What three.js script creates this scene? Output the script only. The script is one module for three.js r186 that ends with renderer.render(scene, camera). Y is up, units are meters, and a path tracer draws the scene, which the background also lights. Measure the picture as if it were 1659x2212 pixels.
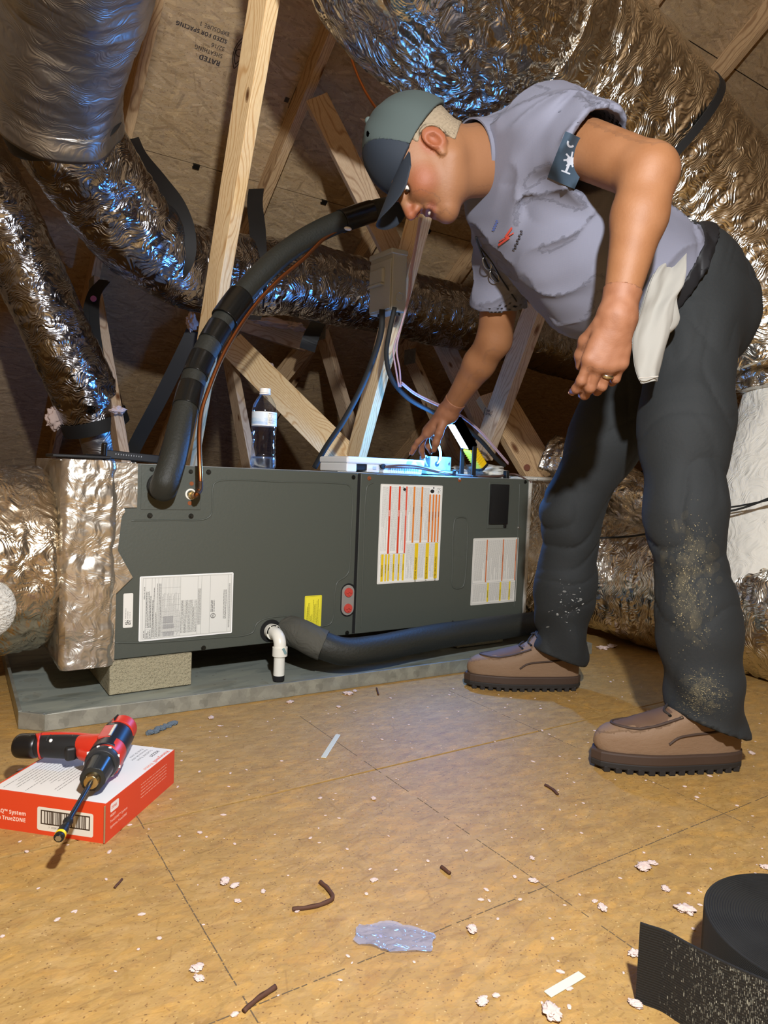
import * as THREE from 'three';
import { RoundedBoxGeometry } from 'three/addons/geometries/RoundedBoxGeometry.js';
import { mergeGeometries, mergeVertices, toCreasedNormals } from 'three/addons/utils/BufferGeometryUtils.js';
import { RectAreaLightUniformsLib } from 'three/addons/lights/RectAreaLightUniformsLib.js';

// ---------------------------------------------------------------- camera, exposure, lights
const scene = new THREE.Scene();
scene.background = new THREE.Color(0x000000);
const camera = new THREE.PerspectiveCamera(72.418, 1659 / 2212, 0.05, 60);
camera.position.set(-0.0193, 0.63, 1.9428);
camera.quaternion.setFromRotationMatrix(new THREE.Matrix4().makeBasis(
  new THREE.Vector3(0.83617, 0.03950, 0.54708), new THREE.Vector3(-0.00330, 0.99776, -0.06689), new THREE.Vector3(-0.54846, 0.05412, 0.83441)));
scene.add(camera);
const renderer = new THREE.WebGLRenderer({ antialias: true });
renderer.toneMapping = THREE.LinearToneMapping;
renderer.toneMappingExposure = 0.87;
renderer.shadowMap.enabled = true;
RectAreaLightUniformsLib.init();
const BULB = [0.12, 1.36, 2.06], BULB_COLOR = [0.95, 0.97, 1.0], BULB_POWER = 20.5;
const LED_COLOR = [0.06, 0.32, 1.0], LED_POWER = 1150;

// ---------------------------------------------------------------- helpers
const V = (a) => new THREE.Vector3(a[0], a[1], a[2]);
const add3 = (a, b, s = 1) => [a[0] + b[0] * s, a[1] + b[1] * s, a[2] + b[2] * s];
const sub3 = (a, b) => [a[0] - b[0], a[1] - b[1], a[2] - b[2]];
const dot3 = (a, b) => a[0] * b[0] + a[1] * b[1] + a[2] * b[2];
const len3 = (a) => Math.hypot(a[0], a[1], a[2]);
const unit3 = (a) => { const l = len3(a) || 1; return [a[0] / l, a[1] / l, a[2] / l]; };
const cross3 = (a, b) => [a[1] * b[2] - a[2] * b[1], a[2] * b[0] - a[0] * b[2], a[0] * b[1] - a[1] * b[0]];
const mix3 = (a, b, t) => [a[0] + (b[0] - a[0]) * t, a[1] + (b[1] - a[1]) * t, a[2] + (b[2] - a[2]) * t];
const clamp = (x, a, b) => Math.min(b, Math.max(a, x));
const sstep = (a, b, x) => { const t = clamp((x - a) / (b - a), 0, 1); return t * t * (3 - 2 * t); };
function rng(seed) { let s = seed | 0; return () => { s = (s + 0x6d2b79f5) | 0; let t = Math.imul(s ^ (s >>> 15), 1 | s); t = (t + Math.imul(t ^ (t >>> 7), 61 | t)) ^ t; return ((t ^ (t >>> 14)) >>> 0) / 4294967296; }; }
const PERM = (() => { const r = rng(7), p = [...Array(256).keys()]; for (let i = 255; i > 0; i--) { const j = (r() * (i + 1)) | 0; [p[i], p[j]] = [p[j], p[i]]; } return [...p, ...p]; })();
function grad(h, x, y, z) { const u = (h & 15) < 8 ? x : y, v = (h & 15) < 4 ? y : (h & 15) === 12 || (h & 15) === 14 ? x : z; return ((h & 1) ? -u : u) + ((h & 2) ? -v : v); }
function noise(x, y, z, px = 256, py = 256) {      // gradient noise, periodic in x and y when asked
  const X = Math.floor(x), Y = Math.floor(y), Z = Math.floor(z); x -= X; y -= Y; z -= Z;
  const m = (a, p) => ((a % p) + p) % p, x0 = m(X, px) & 255, x1 = m(X + 1, px) & 255, y0 = m(Y, py) & 255, y1 = m(Y + 1, py) & 255, z0 = m(Z, 256), z1 = (z0 + 1) & 255;
  const f = (t) => t * t * t * (t * (t * 6 - 15) + 10), u = f(x), v = f(y), w = f(z), P = PERM, L = (a, b, t) => a + t * (b - a);
  const h = (i, j, k) => P[P[P[i] + j] + k];
  return L(L(L(grad(h(x0, y0, z0), x, y, z), grad(h(x1, y0, z0), x - 1, y, z), u), L(grad(h(x0, y1, z0), x, y - 1, z), grad(h(x1, y1, z0), x - 1, y - 1, z), u), v),
    L(L(grad(h(x0, y0, z1), x, y, z - 1), grad(h(x1, y0, z1), x - 1, y, z - 1), u), L(grad(h(x0, y1, z1), x, y - 1, z - 1), grad(h(x1, y1, z1), x - 1, y - 1, z - 1), u), v), w);
}
const tri = (x) => Math.abs(((x % 2) + 2) % 2 - 1);

const taken = {};
function numbered(name) { const n = taken[name] = (taken[name] ?? -1) + 1; return n ? name + '_' + String(n).padStart(3, '0') : name; }
function shade(m) { m.castShadow = true; m.receiveShadow = true; return m; }
function part(name, geo, mat, parent, label) { const m = shade(new THREE.Mesh(geo, mat)); m.name = name; if (label) m.userData.label = label; parent.add(m); return m; }
function thing(name, label, category, pos = [0, 0, 0], group) {
  const o = new THREE.Group(); o.name = numbered(name); o.position.set(...pos); o.userData = { label, category }; if (group) o.userData.group = group; scene.add(o); return o;
}
function solo(name, geo, mat, label, category, group) { const m = shade(new THREE.Mesh(geo, mat)); m.name = numbered(name); m.userData = { label, category }; if (group) m.userData.group = group; scene.add(m); return m; }
function structure(name, geo, mat) { const m = geo ? shade(new THREE.Mesh(geo, mat)) : new THREE.Group(); m.name = name; m.userData = { kind: 'structure' }; scene.add(m); return m; }

// box with uv in metres; u runs along the longest side
function uvBox(geo, size, off = [0, 0]) {
  const p = geo.attributes.position, n = geo.attributes.normal, uv = new Float32Array(p.count * 2);
  const order = [0, 1, 2].sort((a, b) => size[b] - size[a]);
  const get = (a, i, k) => k === 0 ? a.getX(i) : k === 1 ? a.getY(i) : a.getZ(i);
  for (let i = 0; i < p.count; i++) {
    const nn = [Math.abs(n.getX(i)), Math.abs(n.getY(i)), Math.abs(n.getZ(i))]; const k = nn.indexOf(Math.max(...nn));
    const rest = order.filter((a) => a !== k);
    uv[2 * i] = get(p, i, rest[0]) + off[0] + k * 0.37; uv[2 * i + 1] = get(p, i, rest[1]) + off[1] + k * 0.21;
  }
  geo.setAttribute('uv', new THREE.BufferAttribute(uv, 2)); return geo;
}
function rbox(w, h, d, r = 0.003, off, seg = 2) { r = Math.min(r, w / 2.01, h / 2.01, d / 2.01); return uvBox(new RoundedBoxGeometry(w, h, d, seg, r), [w, h, d], off); }
function boxAt(w, h, d, c, r, off, rot) { const g = rbox(w, h, d, r, off); if (rot) g.applyMatrix4(new THREE.Matrix4().makeRotationFromEuler(new THREE.Euler(...rot))); g.translate(...c); return g; }
function cylAt(r0, r1, h, c, axis = [0, 1, 0], seg = 20) { const g = new THREE.CylinderGeometry(r1, r0, h, seg); g.applyQuaternion(new THREE.Quaternion().setFromUnitVectors(new THREE.Vector3(0, 1, 0), V(unit3(axis)))); g.translate(...c); return g; }
function merged(list) { return mergeGeometries(list.map((g) => { const q = g.index ? g.toNonIndexed() : g; for (const k of Object.keys(q.attributes)) if (!['position', 'normal', 'uv'].includes(k)) q.deleteAttribute(k); return q; })); }

// swept tube: radius(t, angle, s) with uv = (metres along, metres around)
function sweep(points, radius, o = {}) {
  const curve = points.isCurve ? points : new THREE.CatmullRomCurve3(points.map(V), false, 'centripetal');
  const L = curve.getLength(), nl = o.nl || Math.max(2, Math.ceil(L / (o.step || 0.01))), nr = o.nr || 16;
  const fr = frames(curve, nl, o.up), pos = [], uv = [], idx = [];
  const R0 = typeof radius === 'number' ? radius : o.r || radius(0, 0, 0);
  for (let i = 0; i <= nl; i++) for (let j = 0; j <= nr; j++) {
    const a = j / nr * Math.PI * 2, t = i / nl, r = typeof radius === 'number' ? radius : radius(t, a, t * L), c = Math.cos(a) * r, s = Math.sin(a) * r, f = fr[i];
    pos.push(f.p[0] + f.n[0] * c + f.b[0] * s, f.p[1] + f.n[1] * c + f.b[1] * s, f.p[2] + f.n[2] * c + f.b[2] * s);
    uv.push(t * L, a * R0);
  }
  const w = nr + 1;
  for (let i = 0; i < nl; i++) for (let j = 0; j < nr; j++) { const a = i * w + j; idx.push(a, a + 1, a + w, a + 1, a + w + 1, a + w); }
  if (o.caps !== false) for (const [i, s] of [[0, 1], [nl, -1]]) {
    const c = pos.length / 3, f = fr[i]; pos.push(...f.p); uv.push(0, 0);
    for (let j = 0; j < nr; j++) { const a = i * w + j; s > 0 ? idx.push(c, a + 1, a) : idx.push(c, a, a + 1); }
  }
  const g = new THREE.BufferGeometry(); g.setAttribute('position', new THREE.Float32BufferAttribute(pos, 3)); g.setAttribute('uv', new THREE.Float32BufferAttribute(uv, 2)); g.setIndex(idx); g.computeVertexNormals();
  const nn = g.attributes.normal;                         // close the seam's shading
  for (let i = 0; i <= nl; i++) { const a = i * w, b = a + nr; const x = nn.getX(a) + nn.getX(b), y = nn.getY(a) + nn.getY(b), z = nn.getZ(a) + nn.getZ(b), l = Math.hypot(x, y, z) || 1; nn.setXYZ(a, x / l, y / l, z / l); nn.setXYZ(b, x / l, y / l, z / l); }
  return g;
}
function frames(curve, n, up) {
  const out = []; let nrm = null;
  for (let i = 0; i <= n; i++) {
    const p = curve.getPointAt(i / n).toArray(), t = unit3(curve.getTangentAt(i / n).toArray());
    if (up) nrm = up; else if (!nrm) nrm = Math.abs(t[1]) < 0.9 ? [0, 1, 0] : [1, 0, 0];
    nrm = unit3(add3(nrm, t, -dot3(nrm, t))); out.push({ p, t, n: nrm, b: cross3(t, nrm) });
  }
  return out;
}
// flat band along a path; side[i] is the band's width direction
function ribbon(points, side, width, thick = 0.0015, step = 0.01) {
  const curve = new THREE.CatmullRomCurve3(points.map(V), false, 'centripetal'), sc = new THREE.CatmullRomCurve3(side.map(V), false, 'centripetal');
  const L = curve.getLength(), n = Math.max(4, Math.ceil(L / step)), pos = [], uv = [], idx = [];
  for (let i = 0; i <= n; i++) {
    const p = curve.getPointAt(i / n).toArray(), t = unit3(curve.getTangentAt(i / n).toArray()); let s = sc.getPoint(curve.getUtoTmapping(i / n)).toArray();
    s = unit3(add3(s, t, -dot3(s, t))); const m = cross3(t, s);
    for (const [a, b] of [[-1, -1], [1, -1], [1, 1], [-1, 1]]) { const q = add3(add3(p, s, a * width / 2), m, b * thick / 2); pos.push(...q); uv.push(i / n * L, a * width / 2); }
  }
  for (let i = 0; i < n; i++) for (let k = 0; k < 4; k++) { const a = i * 4 + k, b = i * 4 + (k + 1) % 4; idx.push(a, b, a + 4, b, b + 4, a + 4); }
  idx.push(0, 3, 2, 0, 2, 1); const e = n * 4; idx.push(e, e + 1, e + 2, e, e + 2, e + 3);
  const g = new THREE.BufferGeometry(); g.setAttribute('position', new THREE.Float32BufferAttribute(pos, 3)); g.setAttribute('uv', new THREE.Float32BufferAttribute(uv, 2)); g.setIndex(idx);
  return toCreasedNormals(g, 0.7);
}
// surface of a distance field, with normals from the field
function isoMesh(f, lo, hi, h) {
  const N = [0, 1, 2].map((k) => Math.ceil((hi[k] - lo[k]) / h) + 1), [nx, ny, nz] = N, val = new Float32Array(nx * ny * nz), id = (i, j, k) => i + nx * (j + ny * k);
  const B = 5, far = B * h * 0.87 * 1.9;       // blocks far from the surface take their centre's value
  for (let K = 0; K < nz; K += B) for (let Jb = 0; Jb < ny; Jb += B) for (let I = 0; I < nx; I += B) {
    const c = f(lo[0] + (I + 2) * h, lo[1] + (Jb + 2) * h, lo[2] + (K + 2) * h), skip = Math.abs(c) > far;
    for (let k = K; k < Math.min(nz, K + B); k++) for (let j = Jb; j < Math.min(ny, Jb + B); j++) for (let i = I; i < Math.min(nx, I + B); i++) val[id(i, j, k)] = skip ? c : f(lo[0] + i * h, lo[1] + j * h, lo[2] + k * h);
  }
  const vid = new Int32Array(nx * ny * nz).fill(-1), pos = [], idx = [];
  const C = [[0, 0, 0], [1, 0, 0], [0, 1, 0], [1, 1, 0], [0, 0, 1], [1, 0, 1], [0, 1, 1], [1, 1, 1]], E = [[0, 1], [2, 3], [4, 5], [6, 7], [0, 2], [1, 3], [4, 6], [5, 7], [0, 4], [1, 5], [2, 6], [3, 7]];
  for (let k = 0; k < nz - 1; k++) for (let j = 0; j < ny - 1; j++) for (let i = 0; i < nx - 1; i++) {
    const v = C.map((c) => val[id(i + c[0], j + c[1], k + c[2])]); let neg = 0; for (const x of v) if (x < 0) neg++;
    if (neg === 0 || neg === 8) continue;
    let x = 0, y = 0, z = 0, n = 0;
    for (const [a, b] of E) if ((v[a] < 0) !== (v[b] < 0)) { const t = v[a] / (v[a] - v[b]); x += C[a][0] + t * (C[b][0] - C[a][0]); y += C[a][1] + t * (C[b][1] - C[a][1]); z += C[a][2] + t * (C[b][2] - C[a][2]); n++; }
    vid[id(i, j, k)] = pos.length / 3; pos.push(lo[0] + (i + x / n) * h, lo[1] + (j + y / n) * h, lo[2] + (k + z / n) * h);
  }
  const quad = (a, b, c, d, flip) => { if (a < 0 || b < 0 || c < 0 || d < 0) return; flip ? idx.push(a, c, b, a, d, c) : idx.push(a, b, c, a, c, d); };
  for (let k = 1; k < nz - 1; k++) for (let j = 1; j < ny - 1; j++) for (let i = 1; i < nx - 1; i++) {
    const v = val[id(i, j, k)] < 0;
    if (v !== (val[id(i + 1, j, k)] < 0)) quad(vid[id(i, j - 1, k - 1)], vid[id(i, j, k - 1)], vid[id(i, j, k)], vid[id(i, j - 1, k)], !v);
    if (v !== (val[id(i, j + 1, k)] < 0)) quad(vid[id(i - 1, j, k - 1)], vid[id(i - 1, j, k)], vid[id(i, j, k)], vid[id(i, j, k - 1)], !v);
    if (v !== (val[id(i, j, k + 1)] < 0)) quad(vid[id(i - 1, j - 1, k)], vid[id(i, j - 1, k)], vid[id(i, j, k)], vid[id(i - 1, j, k)], !v);
  }
  const nrm = new Float32Array(pos.length), uv = new Float32Array(pos.length / 3 * 2), e = h * 0.5;
  for (let i = 0; i < pos.length; i += 3) {
    const [x, y, z] = [pos[i], pos[i + 1], pos[i + 2]];
    const n = unit3([f(x + e, y, z) - f(x - e, y, z), f(x, y + e, z) - f(x, y - e, z), f(x, y, z + e) - f(x, y, z - e)]);
    nrm.set(n, i); const q = i / 3 * 2; const ax = Math.abs(n[0]), ay = Math.abs(n[1]), az = Math.abs(n[2]);
    if (ay > ax && ay > az) { uv[q] = x; uv[q + 1] = z; } else { uv[q] = x * 0.55 + z * 0.84; uv[q + 1] = y; }
  }
  const g = new THREE.BufferGeometry(); g.setAttribute('position', new THREE.Float32BufferAttribute(pos, 3)); g.setAttribute('normal', new THREE.BufferAttribute(nrm, 3)); g.setAttribute('uv', new THREE.BufferAttribute(uv, 2)); g.setIndex(idx); return g;
}
const smin = (a, b, k) => { const h = Math.max(k - Math.abs(a - b), 0) / k; return Math.min(a, b) - h * h * k * 0.25; };
const smax = (a, b, k) => -smin(-a, -b, k);
function cap(a, b, ra, rb) {           // tapered capsule
  const d = sub3(b, a), L2 = dot3(d, d) || 1e-9;
  return (x, y, z) => { const px = x - a[0], py = y - a[1], pz = z - a[2], t = clamp((px * d[0] + py * d[1] + pz * d[2]) / L2, 0, 1); return Math.hypot(px - d[0] * t, py - d[1] * t, pz - d[2] * t) - (ra + (rb - ra) * t); };
}
function ell(c, ax, r) {               // ellipsoid in its own frame
  return (x, y, z) => {
    const p = [x - c[0], y - c[1], z - c[2]], u = dot3(p, ax[0]) / r[0], v = dot3(p, ax[1]) / r[1], w = dot3(p, ax[2]) / r[2], k0 = Math.hypot(u, v, w), k1 = Math.hypot(u / r[0], v / r[1], w / r[2]);
    return k1 < 1e-9 ? -Math.min(...r) : k0 * (k0 - 1) / k1;
  };
}
// small sheet pressed on a field along a direction
function pressed(f, c, ux, uy, w, h, dir, lift = 0.002, n = 14, m = 14) {
  const pos = [], uv = [], idx = [];
  for (let j = 0; j <= m; j++) for (let i = 0; i <= n; i++) {
    let p = add3(add3(c, ux, (i / n - 0.5) * w), uy, (j / m - 0.5) * h);
    for (let k = 0; k < 60; k++) { const d = f(...p) - lift; if (Math.abs(d) < 0.0003) break; p = add3(p, dir, clamp(d, -0.03, 0.03) * 0.8); }
    pos.push(...p); uv.push(i / n, j / m);
  }
  for (let j = 0; j < m; j++) for (let i = 0; i < n; i++) { const a = j * (n + 1) + i; idx.push(a, a + 1, a + n + 1, a + 1, a + n + 2, a + n + 1); }
  const g = new THREE.BufferGeometry(); g.setAttribute('position', new THREE.Float32BufferAttribute(pos, 3)); g.setAttribute('uv', new THREE.Float32BufferAttribute(uv, 2)); g.setIndex(idx); g.computeVertexNormals(); return g;
}
function timberGeo(a, b, width, thick, wideDir, off) {      // board from a to b; wideDir is the direction of its wide side
  const d = sub3(b, a), L = len3(d), t = unit3(d), w = unit3(add3(wideDir, t, -dot3(wideDir, t))), m = cross3(t, w);
  const g = rbox(L, width, thick, 0.002, off, 1); g.applyMatrix4(new THREE.Matrix4().makeBasis(V(t), V(w), V(m))); g.translate(...mix3(a, b, 0.5)); return g;
}

// ---------------------------------------------------------------- textures and materials
function canvas(w, h, draw) { const c = document.createElement('canvas'); c.width = w; c.height = h; draw(c.getContext('2d'), w, h); return c; }
function ctex(w, h, draw, o = {}) {
  const t = new THREE.CanvasTexture(canvas(w, h, draw)); if (o.color !== false) t.colorSpace = THREE.SRGBColorSpace; t.magFilter = THREE.LinearFilter;
  t.wrapS = t.wrapT = o.clamp ? THREE.ClampToEdgeWrapping : THREE.RepeatWrapping; if (o.repeat) t.repeat.set(...o.repeat); return t;
}
function dtex(n, fn, repeat) {          // grey height field
  const h = new Float32Array(n * n); let lo = 1e9, hi = -1e9;
  for (let j = 0; j < n; j++) for (let i = 0; i < n; i++) { const v = fn(i / n, j / n); h[j * n + i] = v; lo = Math.min(lo, v); hi = Math.max(hi, v); }
  const d = new Uint8Array(n * n * 4); for (let i = 0; i < n * n; i++) { const v = (h[i] - lo) / (hi - lo) * 255; d[4 * i] = d[4 * i + 1] = d[4 * i + 2] = v; d[4 * i + 3] = 255; }
  const t = new THREE.DataTexture(d, n, n); t.magFilter = THREE.LinearFilter; t.minFilter = THREE.LinearFilter; t.wrapS = t.wrapT = THREE.RepeatWrapping; t.repeat.set(...repeat); t.needsUpdate = true; return t;
}
const rgb = (r, g, b) => `rgb(${r | 0},${g | 0},${b | 0})`;
function strands(seed, base, spread, count, len, wid, flecks, fl = 0.012, blot = 0) {
  return (c, W, H) => {
    const r = rng(seed), S = W / 1.22; c.fillStyle = rgb(...base); c.fillRect(0, 0, W, H);
    for (let i = 0; i < count; i++) {
      const x = r() * W, y = r() * H, a = (r() - 0.5) * (r() < 0.75 ? 1.0 : 3.1), l = (len[0] + r() * (len[1] - len[0])) * S, w = (wid[0] + r() * (wid[1] - wid[0])) * S, k = (r() + r() - 1) * spread, warm = (r() - 0.5) * spread * 0.35;
      for (const ox of [-W, 0, W]) for (const oy of [-H, 0, H]) {
        if (x + ox < -l / 2 || x + ox > W + l / 2 || y + oy < -l / 2 || y + oy > H + l / 2) continue;
        c.save(); c.translate(x + ox, y + oy); c.rotate(a); c.globalAlpha = 0.55; c.fillStyle = rgb(base[0] + k, base[1] + k * 0.92 - warm * 0.3, base[2] + k * 0.75 - warm);
        c.beginPath(); c.moveTo(-l / 2, -w / 2); c.lineTo(l / 2 - w * 0.4, -w / 2); c.lineTo(l / 2, w * 0.2); c.lineTo(l / 2 - w * 0.3, w / 2); c.lineTo(-l / 2 + w * 0.3, w / 2); c.closePath(); c.fill();
        c.globalAlpha = 0.16; c.strokeStyle = rgb(base[0] * 0.6, base[1] * 0.5, base[2] * 0.4); c.lineWidth = Math.max(0.6, S * 0.0005);
        for (let q = -1; q <= 1; q++) { c.beginPath(); c.moveTo(-l * 0.45, q * w * 0.28); c.lineTo(l * 0.45, q * w * 0.28); c.stroke(); }
        c.restore();
      }
    }
    c.globalAlpha = 1;
    for (let i = 0; i < blot; i++) { const k = r(); c.fillStyle = k < 0.4 ? 'rgba(206,152,62,0.11)' : k < 0.7 ? 'rgba(196,164,112,0.12)' : 'rgba(120,84,42,0.09)'; const x = r() * W, y = r() * H, q = (0.003 + r() * 0.012) * S; c.beginPath(); c.ellipse(x, y, q * (1.2 + r()), q * 0.7, (r() - 0.5) * 1.2, 0, 7); c.fill(); }
    for (let i = 0; i < flecks; i++) {
      const x = r() * W, y = r() * H, l = (0.001 + r() * r() * fl) * S, a = (r() - 0.5) * 2.2; c.strokeStyle = r() < 0.6 ? 'rgba(70,42,18,0.55)' : r() < 0.6 ? 'rgba(120,78,34,0.5)' : 'rgba(245,222,170,0.45)'; c.lineWidth = (0.0005 + r() * 0.0012) * S;
      c.beginPath(); c.moveTo(x, y); c.lineTo(x + Math.cos(a) * l, y + Math.sin(a) * l); c.stroke();
    }
  };
}
const M = {};
const std = (o) => new THREE.MeshStandardMaterial(o), phys = (o) => new THREE.MeshPhysicalMaterial(o);
const oneRep = [1 / 1.22, 1 / 1.22];
const bumpRough = dtex(512, (u, v) => noise(u * 32, v * 32, 3, 32, 32) + 0.6 * noise(u * 96, v * 96, 5, 96, 96), [4, 4]);
M.floor = std({ map: ctex(2048, 2048, strands(11, [158, 124, 68], 20, 9000, [0.008, 0.04], [0.0015, 0.006], 15000, 0.0035, 7000), { repeat: oneRep }), roughness: 0.62, bumpMap: bumpRough, bumpScale: 0.0006 });
M.deck = std({ map: ctex(2048, 2048, strands(23, [172, 146, 110], 44, 4200, [0.02, 0.09], [0.004, 0.014], 5200), { repeat: oneRep }), roughness: 0.8, bumpMap: bumpRough, bumpScale: 0.0012 });
const woodDraw = (seed, base, dark) => (c, W, H) => {
  const r = rng(seed); c.fillStyle = rgb(...base); c.fillRect(0, 0, W, H);
  const im = c.getImageData(0, 0, W, H), d = im.data, k = 5 + r() * 3;
  for (let y = 0; y < H; y++) for (let x = 0; x < W; x++) {
    const u = x / W, v = y / H, q = noise(u * 3, v * 4, seed, 3, 4), ring = Math.sin((v * k + q * 1.1 + 0.25 * noise(u * 9, v * 6, seed + 4, 9, 6)) * Math.PI * 6), g = noise(u * 40, v * 120, seed + 9, 40, 120), t = clamp(Math.pow(Math.max(0, ring), 3) * 0.55 + g * 0.25 + 0.12, 0, 1), i = 4 * (y * W + x);
    for (let n = 0; n < 3; n++) d[i + n] = base[n] + (dark[n] - base[n]) * t;
  }
  c.putImageData(im, 0, 0);
  for (let i = 0; i < 3; i++) { const x = r() * W, y = r() * H, s = H * (0.018 + r() * 0.02); for (const [q, al] of [[1.7, 0.35], [1.2, 0.5], [0.7, 0.85]]) { c.fillStyle = `rgba(${96 - q * 6},${52},${22},${al})`; c.beginPath(); c.ellipse(x, y, s * q * 1.4, s * q, 0, 0, 7); c.fill(); } }
};
M.pine = std({ map: ctex(1024, 512, woodDraw(31, [246, 218, 168], [202, 150, 92]), { repeat: [1 / 0.9, 1 / 0.3] }), roughness: 0.68 });
M.pineOld = std({ map: ctex(1024, 512, woodDraw(47, [200, 168, 126], [132, 98, 64]), { repeat: [1 / 0.9, 1 / 0.3] }), roughness: 0.78 });
M.pineGrey = std({ map: ctex(1024, 512, woodDraw(59, [196, 172, 142], [140, 108, 80]), { repeat: [1 / 0.9, 1 / 0.3] }), roughness: 0.75 });
// foil: sharp creases in many directions
const creases = (seed, n, f, stretch) => { const r = rng(seed), k = []; for (let i = 0; i < n; i++) { const a = r() * Math.PI * 2, m = f[0] + r() * (f[1] - f[0]); k.push([Math.round(Math.cos(a) * m * stretch[0]), Math.round(Math.sin(a) * m * stretch[1]), r() * 2, (0.5 + r()) / m]); }
  return (u, v) => { const wx = noise(u * 5, v * 5, seed, 5, 5) * 0.22, wy = noise(u * 5, v * 5, seed + 31, 5, 5) * 0.22, g = [0, 1, 2, 3].map((q) => 0.3 + 1.4 * Math.abs(noise(u * 7 + q * 3.3, v * 7 + q * 1.7, q * 9 + seed, 7, 7))); let s = 0; for (let i = 0; i < n; i++) { const [a, b, p, w] = k[i]; s += w * tri((a * (u + wx) + b * (v + wy)) * 2 + p) * g[i & 3]; } return s; }; };
const crum = creases(5, 20, [6, 46], [1, 1]), hoop = creases(9, 22, [14, 70], [1, 0.2]);
M.crumpleMap = dtex(768, crum, [1 / 0.34, 1 / 0.34]);
M.hoopMap = dtex(768, hoop, [1 / 0.36, 1 / 0.36]);
M.foil = std({ color: 0xd8d4cc, metalness: 1, roughness: 0.2, bumpMap: M.crumpleMap, bumpScale: 0.007 });
M.foilDull = std({ color: 0xa9a7a4, metalness: 0.95, roughness: 0.4, bumpMap: M.hoopMap, bumpScale: 0.0022 });
M.duct = std({ color: 0xa4a6b0, metalness: 1, roughness: 0.15, bumpMap: M.hoopMap, bumpScale: 0.005 });
M.ductBig = std({ color: 0xe4e0d6, metalness: 1, roughness: 0.2, bumpMap: M.hoopMap, bumpScale: 0.006 });
const flat = (hex, roughness = 0.6, o = {}) => std({ color: hex, roughness, ...o });
M.black = flat(0x141414, 0.5); M.blackGloss = flat(0x101012, 0.22); M.strap = flat(0x161718, 0.62); M.rubber = flat(0x1c1c1a, 0.72);
M.insul = flat(0x24251f, 0.62, { bumpMap: bumpRough, bumpScale: 0.0008 }); M.tapeBlack = flat(0x121312, 0.26); M.copper = std({ color: 0xb87446, metalness: 1, roughness: 0.32 });
M.white = flat(0xe6e4de, 0.5); M.pvc = flat(0xe9e6da, 0.32); M.steel = std({ color: 0xb9bab8, metalness: 1, roughness: 0.3 }); M.zinc = std({ color: 0xb0b2aa, metalness: 0.5, roughness: 0.42, map: ctex(512, 512, (c, W, H) => { const r = rng(77); c.fillStyle = '#e4e4e0'; c.fillRect(0, 0, W, H); for (let i = 0; i < 900; i++) { const k = 175 + r() * 80; c.fillStyle = `rgba(${k | 0},${k | 0},${(k - 4) | 0},0.4)`; const x = r() * W, y = r() * H, s = 8 + r() * 30; c.beginPath(); for (let q = 0; q < 5; q++) c.lineTo(x + Math.cos(q * 1.26 + r()) * s, y + Math.sin(q * 1.26 + r()) * s); c.fill(); } }, { repeat: [3, 3] }) });
M.unit = flat(0x4d514a, 0.42, { bumpMap: bumpRough, bumpScale: 0.00025 }); M.unitTop = std({ color: 0xa6a9a6, metalness: 0.5, roughness: 0.45 });
M.gap = flat(0x0a0a0a, 0.9); M.screw = std({ color: 0x3c3b36, metalness: 0.9, roughness: 0.4 }); M.rust = flat(0x8a4a22, 0.8); M.yellow = flat(0xf2c40c, 0.5); M.redCap = flat(0xc0463c, 0.5); M.pink = flat(0xb0607c, 0.6);
M.mastic = flat(0xd9d6cc, 0.75, { bumpMap: M.crumpleMap, bumpScale: 0.006 }); M.insulation = flat(0xc8b2a8, 0.95); M.box = flat(0xa9aba3, 0.45);

// ---------------------------------------------------------------- attic shell
const SL = 0.722, TH = Math.atan(SL), UPN = [0, Math.cos(TH), -Math.sin(TH)], UPS = [0, Math.sin(TH), Math.cos(TH)], RIDGE = 1.6;
const chordY = (z) => 2.545 + SL * z, deckY = (z) => chordY(z) + 0.089 / Math.cos(TH);
const floor = structure('floor');
{
  part('floor_base', boxAt(11, 0.12, 11, [1.5, -0.081, 1.6], 0.002), M.gap, floor);
  const geo = rbox(2.435, 0.018, 1.2155, 0.0015);
  const geos = [0, 1, 2].map((k) => rbox(2.435, 0.018, 1.2155, 0.0015, [k * 0.47 + 0.1, k * 0.31]));
  let q = 0;
  for (let j = -3; j < 4; j++) for (let i = -2; i < 3; i++) { const p = part('osb_panel', geos[q++ % 3], M.floor, floor); p.position.set(0.32 + 2.44 * i + (((j % 2) + 2) % 2 ? 0 : 0.6), -0.009, 1.334 + 1.22 * j); }
  const r = rng(4), dash = (a, b) => { const L = len3(sub3(b, a)), out = []; let s = 0; while (s < L) { const l = 0.004 + r() * 0.014; if (r() < 0.86) { const m = mix3(a, b, (s + l / 2) / L), g = new THREE.BoxGeometry(Math.abs(b[0] - a[0]) > 0.1 ? l : 0.0016, 0.0004, Math.abs(b[0] - a[0]) > 0.1 ? 0.0016 : l); g.translate(m[0] + (r() - 0.5) * 0.0006, 0.0001, m[2] + (r() - 0.5) * 0.0006); out.push(g); } s += l + 0.001 + r() * 0.002; } return merged(out); };
  const ink = flat(0x5a4a34, 0.8);
  for (const z of [1.212, 1.7]) part('printed_line', dash([-0.4, 0, z], [2.6, 0, z]), ink, floor);
  for (const x of [-0.188, 0.3, 0.788, 1.275]) part('printed_line', dash([x, 0, 0.36], [x, 0, 1.94]), ink, floor);
}
const ceiling = structure('ceiling');
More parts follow.
